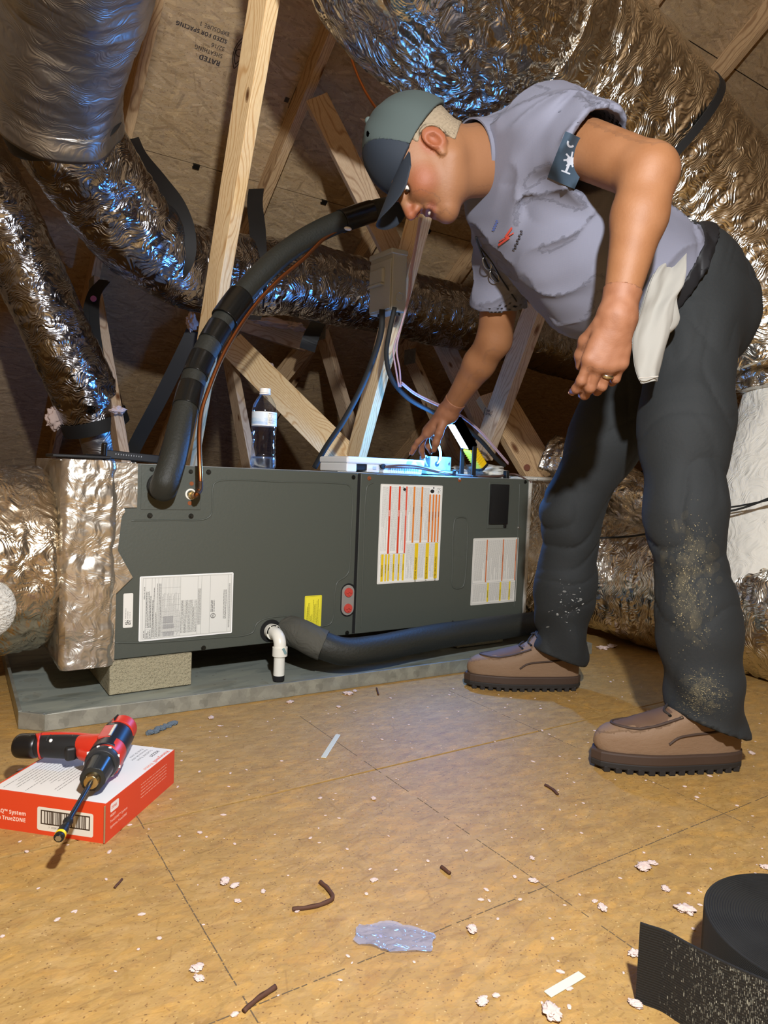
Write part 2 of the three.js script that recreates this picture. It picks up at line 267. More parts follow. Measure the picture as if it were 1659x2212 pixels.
{
  const sl = 1.22, dz = sl * Math.cos(TH), geos = [0, 1, 2].map((k) => rbox(2.436, 0.011, sl - 0.004, 0.0015, [k * 0.41, k * 0.53])); let q = 0;
  const rot = new THREE.Matrix4().makeBasis(V([1, 0, 0]), V(UPN), V(UPS));
  for (let j = -3; j <= 3; j++) for (let i = -2; i < 3; i++) {
    const z0 = -1.05 + dz * j; const zc = j === 2 ? z0 + dz / 2 : z0 + dz / 2; const p = part('osb_panel', geos[q++ % 3], M.deck, ceiling);
    if (zc > RIDGE + 0.2) { p.removeFromParent(); continue; }
    p.quaternion.setFromRotationMatrix(rot); p.position.set(0.012 + 2.44 * i + (((j % 2) + 2) % 2 ? 1.22 : 0), deckY(zc) + 0.0055 / Math.cos(TH), zc);
  }
  const felt = flat(0x16130f, 0.9), back = rbox(11, 0.03, 6.9, 0.002); back.applyMatrix4(rot); back.translate(1.5, deckY(-1.15) + 0.034 / Math.cos(TH), -1.15); part('roofing_felt', back, felt, ceiling);
  const other = rbox(11, 0.02, 6.6, 0.002); other.applyMatrix4(new THREE.Matrix4().makeBasis(V([1, 0, 0]), V([0, UPN[1], -UPN[2]]), V([0, -UPS[1], UPS[2]]))); const oz = RIDGE + 3.3 * Math.cos(TH) - 0.02; other.translate(1.5, deckY(RIDGE) - SL * (oz - RIDGE) + 0.02, oz); part('osb_slope', other, M.deck, ceiling);
  // metal clips that hold the panel edges between the rafters
  for (const x of [0.32, 0.93, 1.54, 2.15]) { const g = merged([boxAt(0.028, 0.012, 0.003, [0, -0.004, 0.008], 0.0008), boxAt(0.028, 0.012, 0.003, [0, -0.004, -0.008], 0.0008), boxAt(0.028, 0.0025, 0.022, [0, -0.009, 0], 0.0008)]); g.applyMatrix4(rot); const z = -1.05; g.translate(x, deckY(z), z); part('panel_clip', g, M.screw, ceiling); }
  // ink stamps on the sheathing: text printed upside down beside a leaf-shaped mark
  const stamp = (draw, c, w, h) => { const t = ctex(512, 256, (k, W, H) => { k.fillStyle = '#000'; k.fillRect(0, 0, W, H); k.strokeStyle = k.fillStyle = '#fff'; draw(k, W, H); }, { color: false, clamp: true }); const g = new THREE.PlaneGeometry(w, h); g.applyMatrix4(new THREE.Matrix4().makeBasis(V([-1, 0, 0]), V([-UPS[0], -UPS[1], -UPS[2]]), V([-UPN[0], -UPN[1], -UPN[2]]))); g.translate(c[0], deckY(c[1]) - 0.0012, c[1]); part('ink_stamp', g, std({ color: 0x2c2a34, roughness: 0.85, alphaMap: t, transparent: true, opacity: 0.8 }), ceiling); };
  const leaf = (k, x, y, s) => { k.lineWidth = 5; for (const q of [1, 0.72]) { k.beginPath(); k.moveTo(x, y - 70 * s * q); k.quadraticCurveTo(x + 46 * s * q, y, x, y + 70 * s * q); k.quadraticCurveTo(x - 46 * s * q, y, x, y - 70 * s * q); k.stroke(); } k.beginPath(); k.arc(x, y, 14 * s, 0, 7); k.stroke(); };
  stamp((k, W, H) => { k.font = 'bold 40px sans-serif'; k.fillText('RATED', 190, 60); k.font = '30px sans-serif'; k.fillText('SHEATHING', 190, 100); k.fillText('32/16', 190, 140); k.font = 'bold 30px sans-serif'; k.fillText('SIZED FOR SPACING', 190, 182); k.font = '30px sans-serif'; k.fillText('EXPOSURE 1', 190, 222); leaf(k, 110, 140, 1.3); k.fillRect(18, 40, 6, 180); }, [0.86, -0.66], 0.34, 0.17);
  stamp((k, W, H) => { k.font = 'bold 44px sans-serif'; k.fillText('RATED SH', 60, 80); k.font = '32px sans-serif'; k.fillText('EXPOSURE', 60, 130); k.fillText('SIZED', 60, 175); k.fillRect(440, 20, 6, 190); k.fillRect(460, 60, 40, 44); }, [1.3, -0.72], 0.24, 0.12);
}
{
  const tri_ = new THREE.Shape(); tri_.moveTo(-3.72, -0.05); tri_.lineTo(6.95, -0.05); tri_.lineTo(RIDGE, 3.9); tri_.closePath();
  for (const [n, x] of [['wall_left', -3.4], ['wall_right', 6.2]]) { const g = new THREE.ExtrudeGeometry(tri_, { depth: 0.05, bevelEnabled: false }); g.applyMatrix4(new THREE.Matrix4().makeBasis(V([0, 0, 1]), V([0, 1, 0]), V([-1, 0, 0]))); g.translate(x, 0, 0); structure(n, g, M.deck); }
}
// bare bulb on a cord from the ridge
{
  const t = thing('hanging_bulb', 'bare warm bulb hanging on a long cord from the roof', 'bulb', BULB);
  const prof = [[0, -0.055], [0.016, -0.052], [0.027, -0.04], [0.031, -0.025], [0.028, -0.008], [0.018, 0.012], [0.013, 0.024], [0.013, 0.034]].map((p) => new THREE.Vector2(...p));
  part('glass_bulb', new THREE.LatheGeometry(prof, 24), std({ color: 0xfff2dc, emissive: new THREE.Color(1, 0.82, 0.6), emissiveIntensity: 6, roughness: 0.4 }), t);
  const CORD = deckY(RIDGE) - SL * (BULB[2] - RIDGE) - BULB[1];
  part('socket', merged([cylAt(0.02, 0.022, 0.05, [0, 0.058, 0]), cylAt(0.012, 0.01, 0.02, [0, 0.092, 0])]), M.black, t); part('cord', cylAt(0.004, 0.004, CORD - 0.1, [0, (CORD + 0.1) / 2, 0], [0, 1, 0], 8), M.black, t);
  const l = new THREE.PointLight(new THREE.Color(...BULB_COLOR), BULB_POWER, 0, 2); l.position.set(0, -0.02, 0); l.castShadow = true; l.shadow.radius = 1.6; l.shadow.mapSize.set(2048, 2048); t.add(l);
}
// roof trusses: top chords, and the web of each bay that shows
{
  const webs = [null, [[0.622,1.1051,-1.2565], [0.622,0.6332,-0.89]], [[1.232,1.252,-1.4462], [1.232,0.6568,-1.1149]], [[1.842,1.4481,-1.6206], [1.842,0.826,-1.2162]], [[2.452,1.2768,-1.5385], [2.452,0.9188,-1.2626]]];
  const names = ['roof truss over the far left bay by the silver duct', 'roof truss whose chord is the left of the two bare rafters', 'roof truss whose chord is the right of the two bare rafters, behind the post', 'roof truss whose web stands behind the tilted brown plank board', 'roof truss whose web stands behind the grey switch box', 'roof truss behind the big shiny duct'];
  for (let k = -1; k <= 4; k++) {
    const x = 0.622 + 0.61 * k, t = thing('roof_truss', names[k + 1], 'truss', [x, 0, 0]);
    const za = -3.3, zb = RIDGE - 0.02, dy = 0.0445 / Math.cos(TH);
    part('top_chord', timberGeo([0, chordY(za) + dy, za], [0, chordY(zb) + dy, zb], 0.089, 0.038, UPN, [k * 0.7, k * 0.1]), k === 0 || k === 1 ? M.pineOld : M.pineOld, t);
    part('top_chord', timberGeo([0, chordY(RIDGE) + dy - 0.02, RIDGE + 0.03], [0, chordY(RIDGE) + dy - SL * 5, RIDGE + 5], 0.089, 0.038, [0, UPN[1], -UPN[2]], [k * 0.5, 0]), M.pineOld, t);
    const w = webs[k + 1]; if (w) {
      const d = sub3(w[1], w[0]), ex = (y) => { const s = (y - w[0][1]) / d[1]; return [0, y, w[0][2] + d[2] * s]; }; let y = w[0][1]; while (ex(y)[1] < chordY(ex(y)[2]) + 0.01 && y < 3) y += 0.01;
      part('web', timberGeo(ex(0.004), ex(y), 0.089, 0.037, [0, 0, 1], [k * 0.3, k * 0.17]), M.pineGrey, t);
      const pm = ex(y - 0.07); part('nail_plate', boxAt(0.0012, 0.09, 0.12, [-0.0196, pm[1] + 0.03, pm[2]], 0.0004), M.zinc, t);
    }
  }
}
function strut(name, label, a, b, w, th, dir, mat, off) { return solo(name, timberGeo(a, b, w, th, dir, off), mat, label, 'timber'); }
strut('wood_post', 'pale yellow pine post rising in front of the roof behind the black pipe', [0.7422,1.9682,0.1271], [0.9109,0.6385,-0.9947], 0.089, 0.042, [0.1, 0.15, 1], M.pine, [0.2, 0.05]);
strut('wood_post', 'pine post carrying the grey switch box, its foot lit blue', [1.4051,1.5611,-0.0574], [1.5225,0.6867,-0.6429], 0.092, 0.042, [0, 0, 1], M.pine, [0.6, 0.13]);
strut('wood_post', 'greyish pine post with black stamp beside the reaching arm', [1.9664,1.3075,-0.055], [1.9904,0.7247,-0.3611], 0.09, 0.05, [0, 0, 1], M.pineGrey, [0.9, 0.2]);
strut('brace_board', 'pale brace board with angled cut end close under the roof sheathing', [1.229,2.0519,-0.541], [1.4777,1.4473,-0.314], 0.089, 0.038, [0.9, 0.5, 0.4], M.pineGrey, [0.33, 0.1]);
strut('brace_board', 'wide flat brace board slanting down behind the water bottle', [1.2076,1.2188,-1.3045], [1.552,0.6056,-0.5942], 0.13, 0.038, [0.5, 0.8, 0.2], M.pine, [0.15, 0.02]);
strut('brace_board', 'thin board along the top side of the slanting brace behind the bottle', [1.3742,1.1273,-1.2968], [1.5893,0.7057,-0.7201], 0.038, 0.05, [0.5, 0.8, 0.2], M.pineGrey, [0.75, 0.2]);
strut('cross_board', 'short horizontal board with pink insulation scraps lying on it', [1.2706,1.3824,-1.5135], [1.6309,1.2888,-1.3541], 0.089, 0.038, [0, 1, 0], M.pineGrey, [0.4, 0.1]);
strut('cross_board', 'horizontal purlin board behind the cap', [1.3535,2.2184,-0.7576], [1.7646,2.1373,-0.6974], 0.089, 0.038, [0, 1, 0], M.pine, [0.1, 0.2]);
strut('brace_board', 'dim short board crossing behind the slanting brace', [1.6083,1.1059,-1.6929], [1.7586,1.332,-1.6085], 0.089, 0.038, [1, 0.3, 0], M.pineOld, [0.5, 0.2]);
strut('plank', 'wide orange-brown plank with a dark knot leaning near the trousers', [2.094,1.0078,-0.4311], [2.2163,0.6257,-0.2059], 0.17, 0.038, [0.8, 0.4, 0], M.pineOld, [0.2, 0.1]);
strut('brace_board', 'pale board with a dark knot behind the reaching forearm', [2.1545,1.3539,-0.9294], [2.2618,0.8498,-0.6462], 0.1, 0.038, [0.8, 0.4, 0], M.pineGrey, [0.55, 0.22]);
{ // plank knot
  const o = scene.getObjectByName('plank'); part('knot', cylAt(0.014, 0.014, 0.003, [2.1239,0.6818,-0.2225], [-0.549, 0.05, 0.834], 16), flat(0x6a3416, 0.7), o);
  const p = scene.getObjectByName('wood_post_002'); const t = ctex(256, 128, (k, W, H) => { k.fillStyle = '#000'; k.fillRect(0, 0, W, H); k.fillStyle = '#fff'; k.font = 'bold 44px monospace'; k.fillText('BB.1L1', 40, 54); k.fillText('DTR(GS', 40, 104); k.fillRect(8, 6, 10, 110); }, { color: false, clamp: true });
  const c = [1.9556,0.9005,-0.2755], g = new THREE.PlaneGeometry(0.07, 0.034); g.applyMatrix4(new THREE.Matrix4().makeBasis(V([0.5, -0.25, 0.83]), V([0.05, 0.97, 0.26]), V([-0.87, 0, 0.5]))); g.translate(...c); part('ink_stamp', g, std({ color: 0x1c1c22, roughness: 0.85, alphaMap: t, transparent: true }), p);
}

// ---------------------------------------------------------------- air handler
const UX0 = 0.403, UX1 = 1.918, UY0 = 0.1, UY1 = 0.632, UD = 0.56;
const unit = thing('air_handler', 'long dark grey air handler cabinet lying on its side in a metal pan', 'air handler', [UX0, UY0, 0]);
const P = (x, y, z = 0) => [x - UX0, y - UY0, z];
{
  const W = UX1 - UX0, H = UY1 - UY0, mid = (UX0 + UX1) / 2;
  part('cabinet', boxAt(W, H - 0.002, UD - 0.006, P(mid, (UY0 + UY1) / 2 - 0.001, -UD / 2 - 0.003), 0.003), M.unit, unit);
  part('top_sheet', boxAt(W - 0.002, 0.002, UD - 0.004, P(mid, UY1 - 0.001, -UD / 2 - 0.002), 0.0008), M.unitTop, unit);
  const panel = (x0, x1) => boxAt(x1 - x0, H - 0.004, 0.006, P((x0 + x1) / 2, (UY0 + UY1) / 2, -0.003), 0.0025);
  const pl = part('coil_panel', panel(UX0, 1.152), M.unit, unit), pr = part('blower_panel', panel(1.163, UX1), M.unit, unit);
  part('panel_seam', boxAt(0.011, H - 0.01, 0.004, P(1.1575, (UY0 + UY1) / 2, -0.004), 0.001), M.gap, unit);
  const bead = (pts, parent, r = 0.0022) => part('embossed_bead', sweep(pts.map(([x, y]) => P(x, y, 0.0002)), r, { step: 0.008, nr: 8 }), M.unit, parent);
  const rr = (x, y, sx, sy, R, n = 5) => { const o = []; for (let i = 0; i <= n; i++) { const a = i / n * Math.PI / 2; o.push([x + sx * R * (1 - Math.cos(a)), y + sy * R * (1 - Math.sin(a))]); } return o; };
  bead([[0.445, 0.478], [0.55, 0.479], [0.645, 0.481], [0.664, 0.492], [0.668, 0.51], [0.668, 0.56], [0.672, 0.583], [0.69, 0.592], [0.9, 0.594], [1.08, 0.594], [1.12, 0.588], [1.132, 0.56], [1.132, 0.4], [1.13, 0.31], [1.115, 0.292], [1.09, 0.278], [1.082, 0.25], [1.08, 0.17], [1.07, 0.145], [1.045, 0.138], [1.02, 0.138]], pl);
  bead([[0.41, 0.148], [0.5, 0.14], [0.7, 0.135], [0.78, 0.134], [0.805, 0.142], [0.815, 0.165], [0.84, 0.178], [0.92, 0.18], [0.96, 0.17]], pl);
  bead([[1.185, 0.12], [1.184, 0.3], [1.184, 0.56], [1.19, 0.59], [1.21, 0.6]], pr); bead([[1.87, 0.612], [1.872, 0.4], [1.872, 0.14]], pr);
  bead([[1.56, 0.25], [1.559, 0.47], [1.566, 0.483], [1.61, 0.484], [1.617, 0.474], [1.618, 0.245], [1.61, 0.232], [1.57, 0.232], [1.56, 0.25]], pr, 0.003);
  // refrigerant plate with its two stubs
  const rp = part('line_plate', boxAt(0.165, 0.121, 0.002, P(0.5515, 0.5685, 0.0012), 0.0008), M.unit, unit); part('grommet', cylAt(0.04, 0.036, 0.008, P(0.521, 0.572, 0.004), [0, 0, 1], 28), M.rubber, rp);
  part('white_collar', new THREE.TorusGeometry(0.013, 0.003, 8, 24).translate(...P(0.604, 0.552, 0.003)), M.pvc, rp);
  for (const [x, y] of [[0.606, 0.582], [0.602, 0.527]]) part('rust_stain', cylAt(0.006, 0.006, 0.0012, P(x, y, 0.0026), [0, 0, 1], 12), M.rust, rp);
  for (const [px, par, m] of [[[0.4958,0.6177,0], pl, M.screw], [[0.603,0.6152,0], pl, M.screw], [[0.655,0.6157,0], pl, M.screw], [[0.4935,0.4914,0], pl, M.screw], [[0.6074,0.4901,0], pl, M.screw], [[1.1347,0.6158,0], pl, M.screw], [[0.6534,0.1085,0], pl, M.screw], [[1.1319,0.1087,0], pl, M.screw], [[1.1946,0.6146,0], pr, M.rust], [[1.5744,0.6193,0], pr, M.rust], [[1.8977,0.6215,0], pr, M.screw], [[1.8917,0.1052,0], pr, M.screw], [[1.5721,0.1051,0], pr, M.screw], [[1.8758,0.4458,0], pr, M.steel]])
    part('screw', merged([cylAt(0.0075, 0.0065, 0.0016, P(px[0], px[1], 0.0016), [0, 0, 1], 12), cylAt(0.0046, 0.004, 0.004, P(px[0], px[1], 0.004), [0, 0, 1], 6)]), m, par);
  // red-capped drain plugs in a pale oval holder
  const ov = (rx, x, y, d, z) => { const s = new THREE.Shape(), h = 0.027; s.absarc(x, y + h, rx, 0, Math.PI); s.absarc(x, y - h, rx, Math.PI, Math.PI * 2); const g = new THREE.ExtrudeGeometry(s, { depth: d, bevelEnabled: true, bevelSize: 0.001, bevelThickness: 0.001, bevelSegments: 2, curveSegments: 14 }); g.translate(0, 0, z); return g; };
  const dp = P(1.128, 0.217), plug = part('plug_recess', ov(0.0265, dp[0] + 0.003, dp[1], 0.001, 0.0002), M.gap, pl); const ho = part('plug_holder', ov(0.0215, dp[0], dp[1], 0.004, 0.0015), flat(0x8d8781, 0.5), plug);
  for (const s of [-1, 1]) part('red_plug', merged([cylAt(0.0155, 0.0145, 0.006, [dp[0], dp[1] + s * 0.026, 0.008], [0, 0, 1], 20), boxAt(0.02, 0.005, 0.006, [dp[0], dp[1] + s * 0.026, 0.011], 0.001), boxAt(0.005, 0.02, 0.006, [dp[0], dp[1] + s * 0.026, 0.011], 0.001)]), M.redCap, ho.parent);
  // drain opening
  const dr = new THREE.Shape(); dr.absarc(0, 0, 0.035, 0.2, Math.PI + 1.3); dr.lineTo(0.1, -0.032); dr.lineTo(0.1, 0.028); dr.closePath(); const dg = new THREE.ExtrudeGeometry(dr, { depth: 0.0012, bevelEnabled: false }); dg.translate(...P(0.862, 0.14, 0.0006)); part('drain_opening', dg, M.gap, pl);
  // breaker cover
  const br = part('breaker_frame', boxAt(0.104, 0.172, 0.003, P(1.766, 0.53, 0.001), 0.0012), M.unit, pr); part('breaker_cover', merged([boxAt(0.092, 0.15, 0.008, P(1.766, 0.534, 0.004), 0.003), boxAt(0.012, 0.02, 0.008, P(1.8, 0.456, 0.004), 0.003)]), M.blackGloss, br);
}
// printed labels
const greek = (k, r, x, y, w, h, lines, col = 'rgba(60,60,60,0.75)', bold = 1) => { k.fillStyle = col; const s = h / lines; for (let i = 0; i < lines; i++) { let q = x; const end = x + w * (r() < 0.2 ? 0.35 + r() * 0.5 : 0.97); while (q < end) { const l = (2 + r() * 7) * s * 0.32; k.fillRect(q, y + i * s + s * 0.22, Math.min(l, end - q), s * 0.42 * bold); q += l + s * 0.3; } } };
function sheet(name, x0, x1, y0, y1, tex, parent, label, lift = 0.0008, rough = 0.5) {
  const w = x1 - x0, h = y1 - y0, rr = 0.004, s = new THREE.Shape(); s.moveTo(-w / 2 + rr, -h / 2); s.lineTo(w / 2 - rr, -h / 2); s.quadraticCurveTo(w / 2, -h / 2, w / 2, -h / 2 + rr); s.lineTo(w / 2, h / 2 - rr); s.quadraticCurveTo(w / 2, h / 2, w / 2 - rr, h / 2); s.lineTo(-w / 2 + rr, h / 2); s.quadraticCurveTo(-w / 2, h / 2, -w / 2, h / 2 - rr); s.lineTo(-w / 2, -h / 2 + rr); s.quadraticCurveTo(-w / 2, -h / 2, -w / 2 + rr, -h / 2);
  const g = new THREE.ExtrudeGeometry(s, { depth: 0.0005, bevelEnabled: false }), p = g.attributes.position, uv = g.attributes.uv; for (let i = 0; i < p.count; i++) uv.setXY(i, p.getX(i) / w + 0.5, p.getY(i) / h + 0.5);
  g.translate(...P((x0 + x1) / 2, (y0 + y1) / 2, lift)); return part(name, g, std({ map: tex, roughness: rough }), parent, label);
}
{
  const [pl, pr] = ['coil_panel', 'blower_panel'].map((n) => unit.getObjectByName(n));
  sheet('rating_label', 0.47, 0.7375, 0.1455, 0.325, ctex(1200, 806, (k, W, H) => {
    const r = rng(8); k.fillStyle = '#dcdcd6'; k.fillRect(0, 0, W, H); k.save(); k.translate(0, H); k.rotate(-Math.PI / 2); const w = H, h = W;            // print reads upward along the plate
    k.strokeStyle = '#444'; k.lineWidth = 2; k.strokeRect(26, 40, w - 52, h - 62); for (const y of [74, 150, 190, 230, 270, 505, 728, 776, 890, 1130]) { k.beginPath(); k.moveTo(26, y + 0); k.lineTo(w - 26, y); k.stroke(); }
    k.fillStyle = '#333'; k.font = 'bold 17px sans-serif'; k.fillText('MODEL NO.', 40, 66); k.fillText('SERIAL NO.  W1720', 520, 66);
    k.strokeRect(30, 80, 110, 66); greek(k, r, 36, 84, 96, 58, 3); greek(k, r, 160, 80, 470, 68, 4, '#444', 0.9); greek(k, r, 40, 156, 640, 30, 2, '#444'); greek(k, r, 40, 196, 690, 28, 2, '#444'); greek(k, r, 40, 236, 690, 30, 2, '#555');
    k.lineWidth = 1; for (let i = 0; i < 15; i++) { k.beginPath(); k.moveTo(26, 270 + i * 15.6); k.lineTo(w - 26, 270 + i * 15.6); k.stroke(); } for (const x of [90, 150, 210, 280, 350, 430, 500, 570, 650]) { k.beginPath(); k.moveTo(x, 270); k.lineTo(x, 505); k.stroke(); }
    k.fillStyle = 'rgba(120,120,124,0.4)'; k.fillRect(36, 290, 60, 140); k.fillRect(130, 290, 60, 140); k.fillRect(200, 290, 90, 130); for (let i = 0; i < 15; i++) greek(k, r, 40 + (i % 3) * 20, 272 + i * 15.6, 520, 12, 1, 'rgba(90,90,90,0.45)');
    greek(k, r, 60, 512, 430, 210, 13, 'rgba(50,50,50,0.8)', 0.8); greek(k, r, 150, 732, 480, 40, 3); greek(k, r, 300, 900, 160, 60, 3); greek(k, r, 200, 1070, 400, 46, 3); greek(k, r, 80, 1140, 600, 24, 2);
    k.lineWidth = 6; k.strokeStyle = '#222'; k.beginPath(); k.arc(250, 935, 30, 0, 7); k.stroke(); k.fillStyle = '#222'; k.font = 'bold 30px sans-serif'; k.textAlign = 'center'; k.fillText('ETL', 250, 946); k.restore();
    k.strokeStyle = '#fff'; k.lineWidth = 10; k.strokeRect(4, 4, W - 8, H - 8);
  }, { clamp: true }), pl, 'white rating label full of fine tables');
  sheet('barcode_label', 0.428, 0.4535, 0.187, 0.281, ctex(128, 460, (k, W, H) => { const r = rng(3); k.fillStyle = '#e4e2da'; k.fillRect(0, 0, W, H); k.save(); k.translate(0, H); k.rotate(-Math.PI / 2); k.fillStyle = '#333'; k.font = '17px sans-serif'; k.fillText('RHMVZ4821SEACA', 120, 40); k.fillText('W172006245', 120, 68); k.fillText('A1 18 21 20', 120, 96); for (let i = 0; i < 8; i++) for (let j = 0; j < 10; j++) if (r() < 0.5) k.fillRect(40 + i * 8, 28 + j * 8, 8, 8); k.restore(); }, { clamp: true }), pl, 'small narrow white label');
  sheet('yellow_label', 0.974, 1.034, 0.1335, 0.2395, ctex(300, 530, (k, W, H) => { const r = rng(13); k.fillStyle = '#efe23a'; k.fillRect(0, 0, W, H); k.save(); k.translate(0, H); k.rotate(-Math.PI / 2); k.strokeStyle = '#6a6416'; k.lineWidth = 3; k.strokeRect(14, 14, H - 28, W - 28); greek(k, r, 40, 40, 330, 14, 1, '#4e4a10', 1.4); for (let i = 0; i < 10; i++) greek(k, r, 30, 64 + i * 21, 360 + r() * 100, 15, 1, '#6a6416'); k.restore(); }, { clamp: true }), pl, 'yellow notice label');
  const stripe = (k, r, x0, x1, y0, y1, bars, texts) => { for (const [x, w, c] of bars) { k.fillStyle = c; k.fillRect(x, y0, w, y1 - y0); } const xs = [x0, ...bars.flatMap((b) => [b[0], b[0] + b[1]]), x1]; for (let i = 0; i < xs.length; i += 2) { if (xs[i + 1] - xs[i] < 8) continue; k.save(); k.translate(xs[i + 1], y0); k.rotate(Math.PI / 2); greek(k, r, 6, 2, y1 - y0 - 12, xs[i + 1] - xs[i] - 4, Math.max(1, Math.round((xs[i + 1] - xs[i]) / 9)), 'rgba(90,90,86,0.6)', 0.8); k.restore(); } bars.forEach(([x, w], i) => { if (!texts[i]) return; k.save(); k.translate(x + w * 0.22, y0 + (y1 - y0) * 0.34); k.rotate(Math.PI / 2); k.fillStyle = texts[i][1] || '#4a1608'; k.font = `bold ${Math.min(26, w * 0.72) | 0}px sans-serif`; k.fillText('▲ ' + texts[i][0], 0, 0); k.restore(); }); };
  sheet('warning_label', 1.2395, 1.4995, 0.2625, 0.5975, ctex(780, 1004, (k, W, H) => {
    const r = rng(19); k.fillStyle = '#dfddd5'; k.fillRect(0, 0, W, H); k.fillStyle = '#efeee8'; k.fillRect(14, 14, W - 28, H - 28);
    stripe(k, r, 22, 330, 20, 700, [[108, 22, '#d8401e'], [222, 22, '#d8401e'], [310, 20, '#e0604a']], [['DANGER', '#fbe6dc'], ['PELIGRO', '#fbe6dc'], ['DANGER', '#fbe6dc']]);
    stripe(k, r, 330, 610, 20, 595, [[405, 22, '#e28632'], [505, 22, '#e28632']], [['WARNING'], ['ADVERTENCIA']]); stripe(k, r, 600, W - 22, 95, 595, [[610, 20, '#e8802a'], [655, 20, '#e8802a'], [692, 20, '#e8802a'], [732, 18, '#e8802a']], [['AVERTISSEMENT'], ['ADVERTENCIA'], ['WARNING'], ['WARNING']]);
    stripe(k, r, 22, 330, 706, H - 24, [[40, 30, '#ecc81c'], [88, 20, '#ecc81c'], [122, 20, '#ecc81c'], [182, 22, '#ecc81c'], [246, 20, '#ecc81c'], [302, 22, '#ecc81c']], [['ATTENTION', '#3c3406'], ['PRECAUCION', '#3c3406'], ['CAUTION', '#3c3406'], ['ATTENTION', '#3c3406'], ['PRECAUCION', '#3c3406'], ['CAUTION', '#3c3406']]);
    stripe(k, r, 338, W - 22, 602, H - 24, [[450, 44, '#ecc81c'], [590, 44, '#ecc81c'], [708, 44, '#ecc81c']], [['ATENCION INSTALADOR', '#3c3406'], ['ATTENTION INSTALLATEUR', '#3c3406'], ['CAUTION INSTALLER', '#3c3406']]);
    k.strokeStyle = '#777'; k.lineWidth = 2; k.strokeRect(20, 702, 312, 0.1); k.strokeRect(334, 598, W - 356, 0.1); k.fillStyle = '#222'; for (let i = 0; i < 13; i++) for (let j = 0; j < 15; j++) if (r() < 0.2) k.fillRect(700 + i * 4, 24 + j * 4, 4, 4); k.beginPath(); k.ellipse(645, 62, 26, 20, 0, 0, 7); k.fill(); k.fillRect(655, 18, 14, 18); k.beginPath(); k.ellipse(292, 50, 18, 16, 0, 0, 7); k.fill(); k.fillRect(270, 24, 16, 5); k.fillRect(298, 70, 16, 5);
  }, { clamp: true }), pr, 'tall white warning label with red, orange and yellow bars');
  sheet('notice_label', 1.651, 1.877, 0.162, 0.409, ctex(680, 744, (k, W, H) => {
    const r = rng(29); k.fillStyle = '#d9d6cc'; k.fillRect(0, 0, W, H); k.fillStyle = '#e6e3da'; k.fillRect(12, 12, W - 24, H - 24); k.strokeStyle = '#999'; k.lineWidth = 2; k.strokeRect(16, 16, W - 32, H - 32);
    stripe(k, r, 22, W - 18, 20, 495, [[196, 18, '#d07a4a'], [440, 18, '#d07a4a'], [640, 16, '#d07a4a']], [['WARNING'], ['ADVERTENCIA'], ['AVERTISSEMENT']]); stripe(k, r, 22, W - 18, 505, H - 24, [[232, 26, '#e8cf3c'], [420, 26, '#e8cf3c'], [562, 24, '#e8cf3c']], [['CAUTION', '#3c3406'], ['PRECAUCION', '#3c3406'], ['ATTENTION', '#3c3406']]); k.strokeRect(20, 500, W - 40, 0.1);
  }, { clamp: true }), pr, 'white label with thin orange bars and yellow blocks');
}
// concrete blocks under the cabinet
{
  const mat = flat(0xb4ad98, 0.9, { map: ctex(512, 512, (c, W, H) => { const r = rng(91); c.fillStyle = '#e9e4d6'; c.fillRect(0, 0, W, H); for (let i = 0; i < 9000; i++) { const k = 110 + r() * 140; c.fillStyle = `rgba(${k | 0},${(k * 0.97) | 0},${(k * 0.88) | 0},0.55)`; c.fillRect(r() * W, r() * H, 1 + r() * 4, 1 + r() * 4); } }, { repeat: [4, 4] }), bumpMap: bumpRough, bumpScale: 0.003 });
  solo('concrete_block', boxAt(0.225, 0.094, 0.4, [0.508, 0.0525, -0.2], 0.003), mat, 'speckled grey concrete block under the label end of the cabinet', 'block'); solo('concrete_block', boxAt(0.225, 0.094, 0.4, [1.72, 0.0525, -0.21], 0.003), mat, 'shadowed concrete block behind the black pipe near the boot', 'block');
}
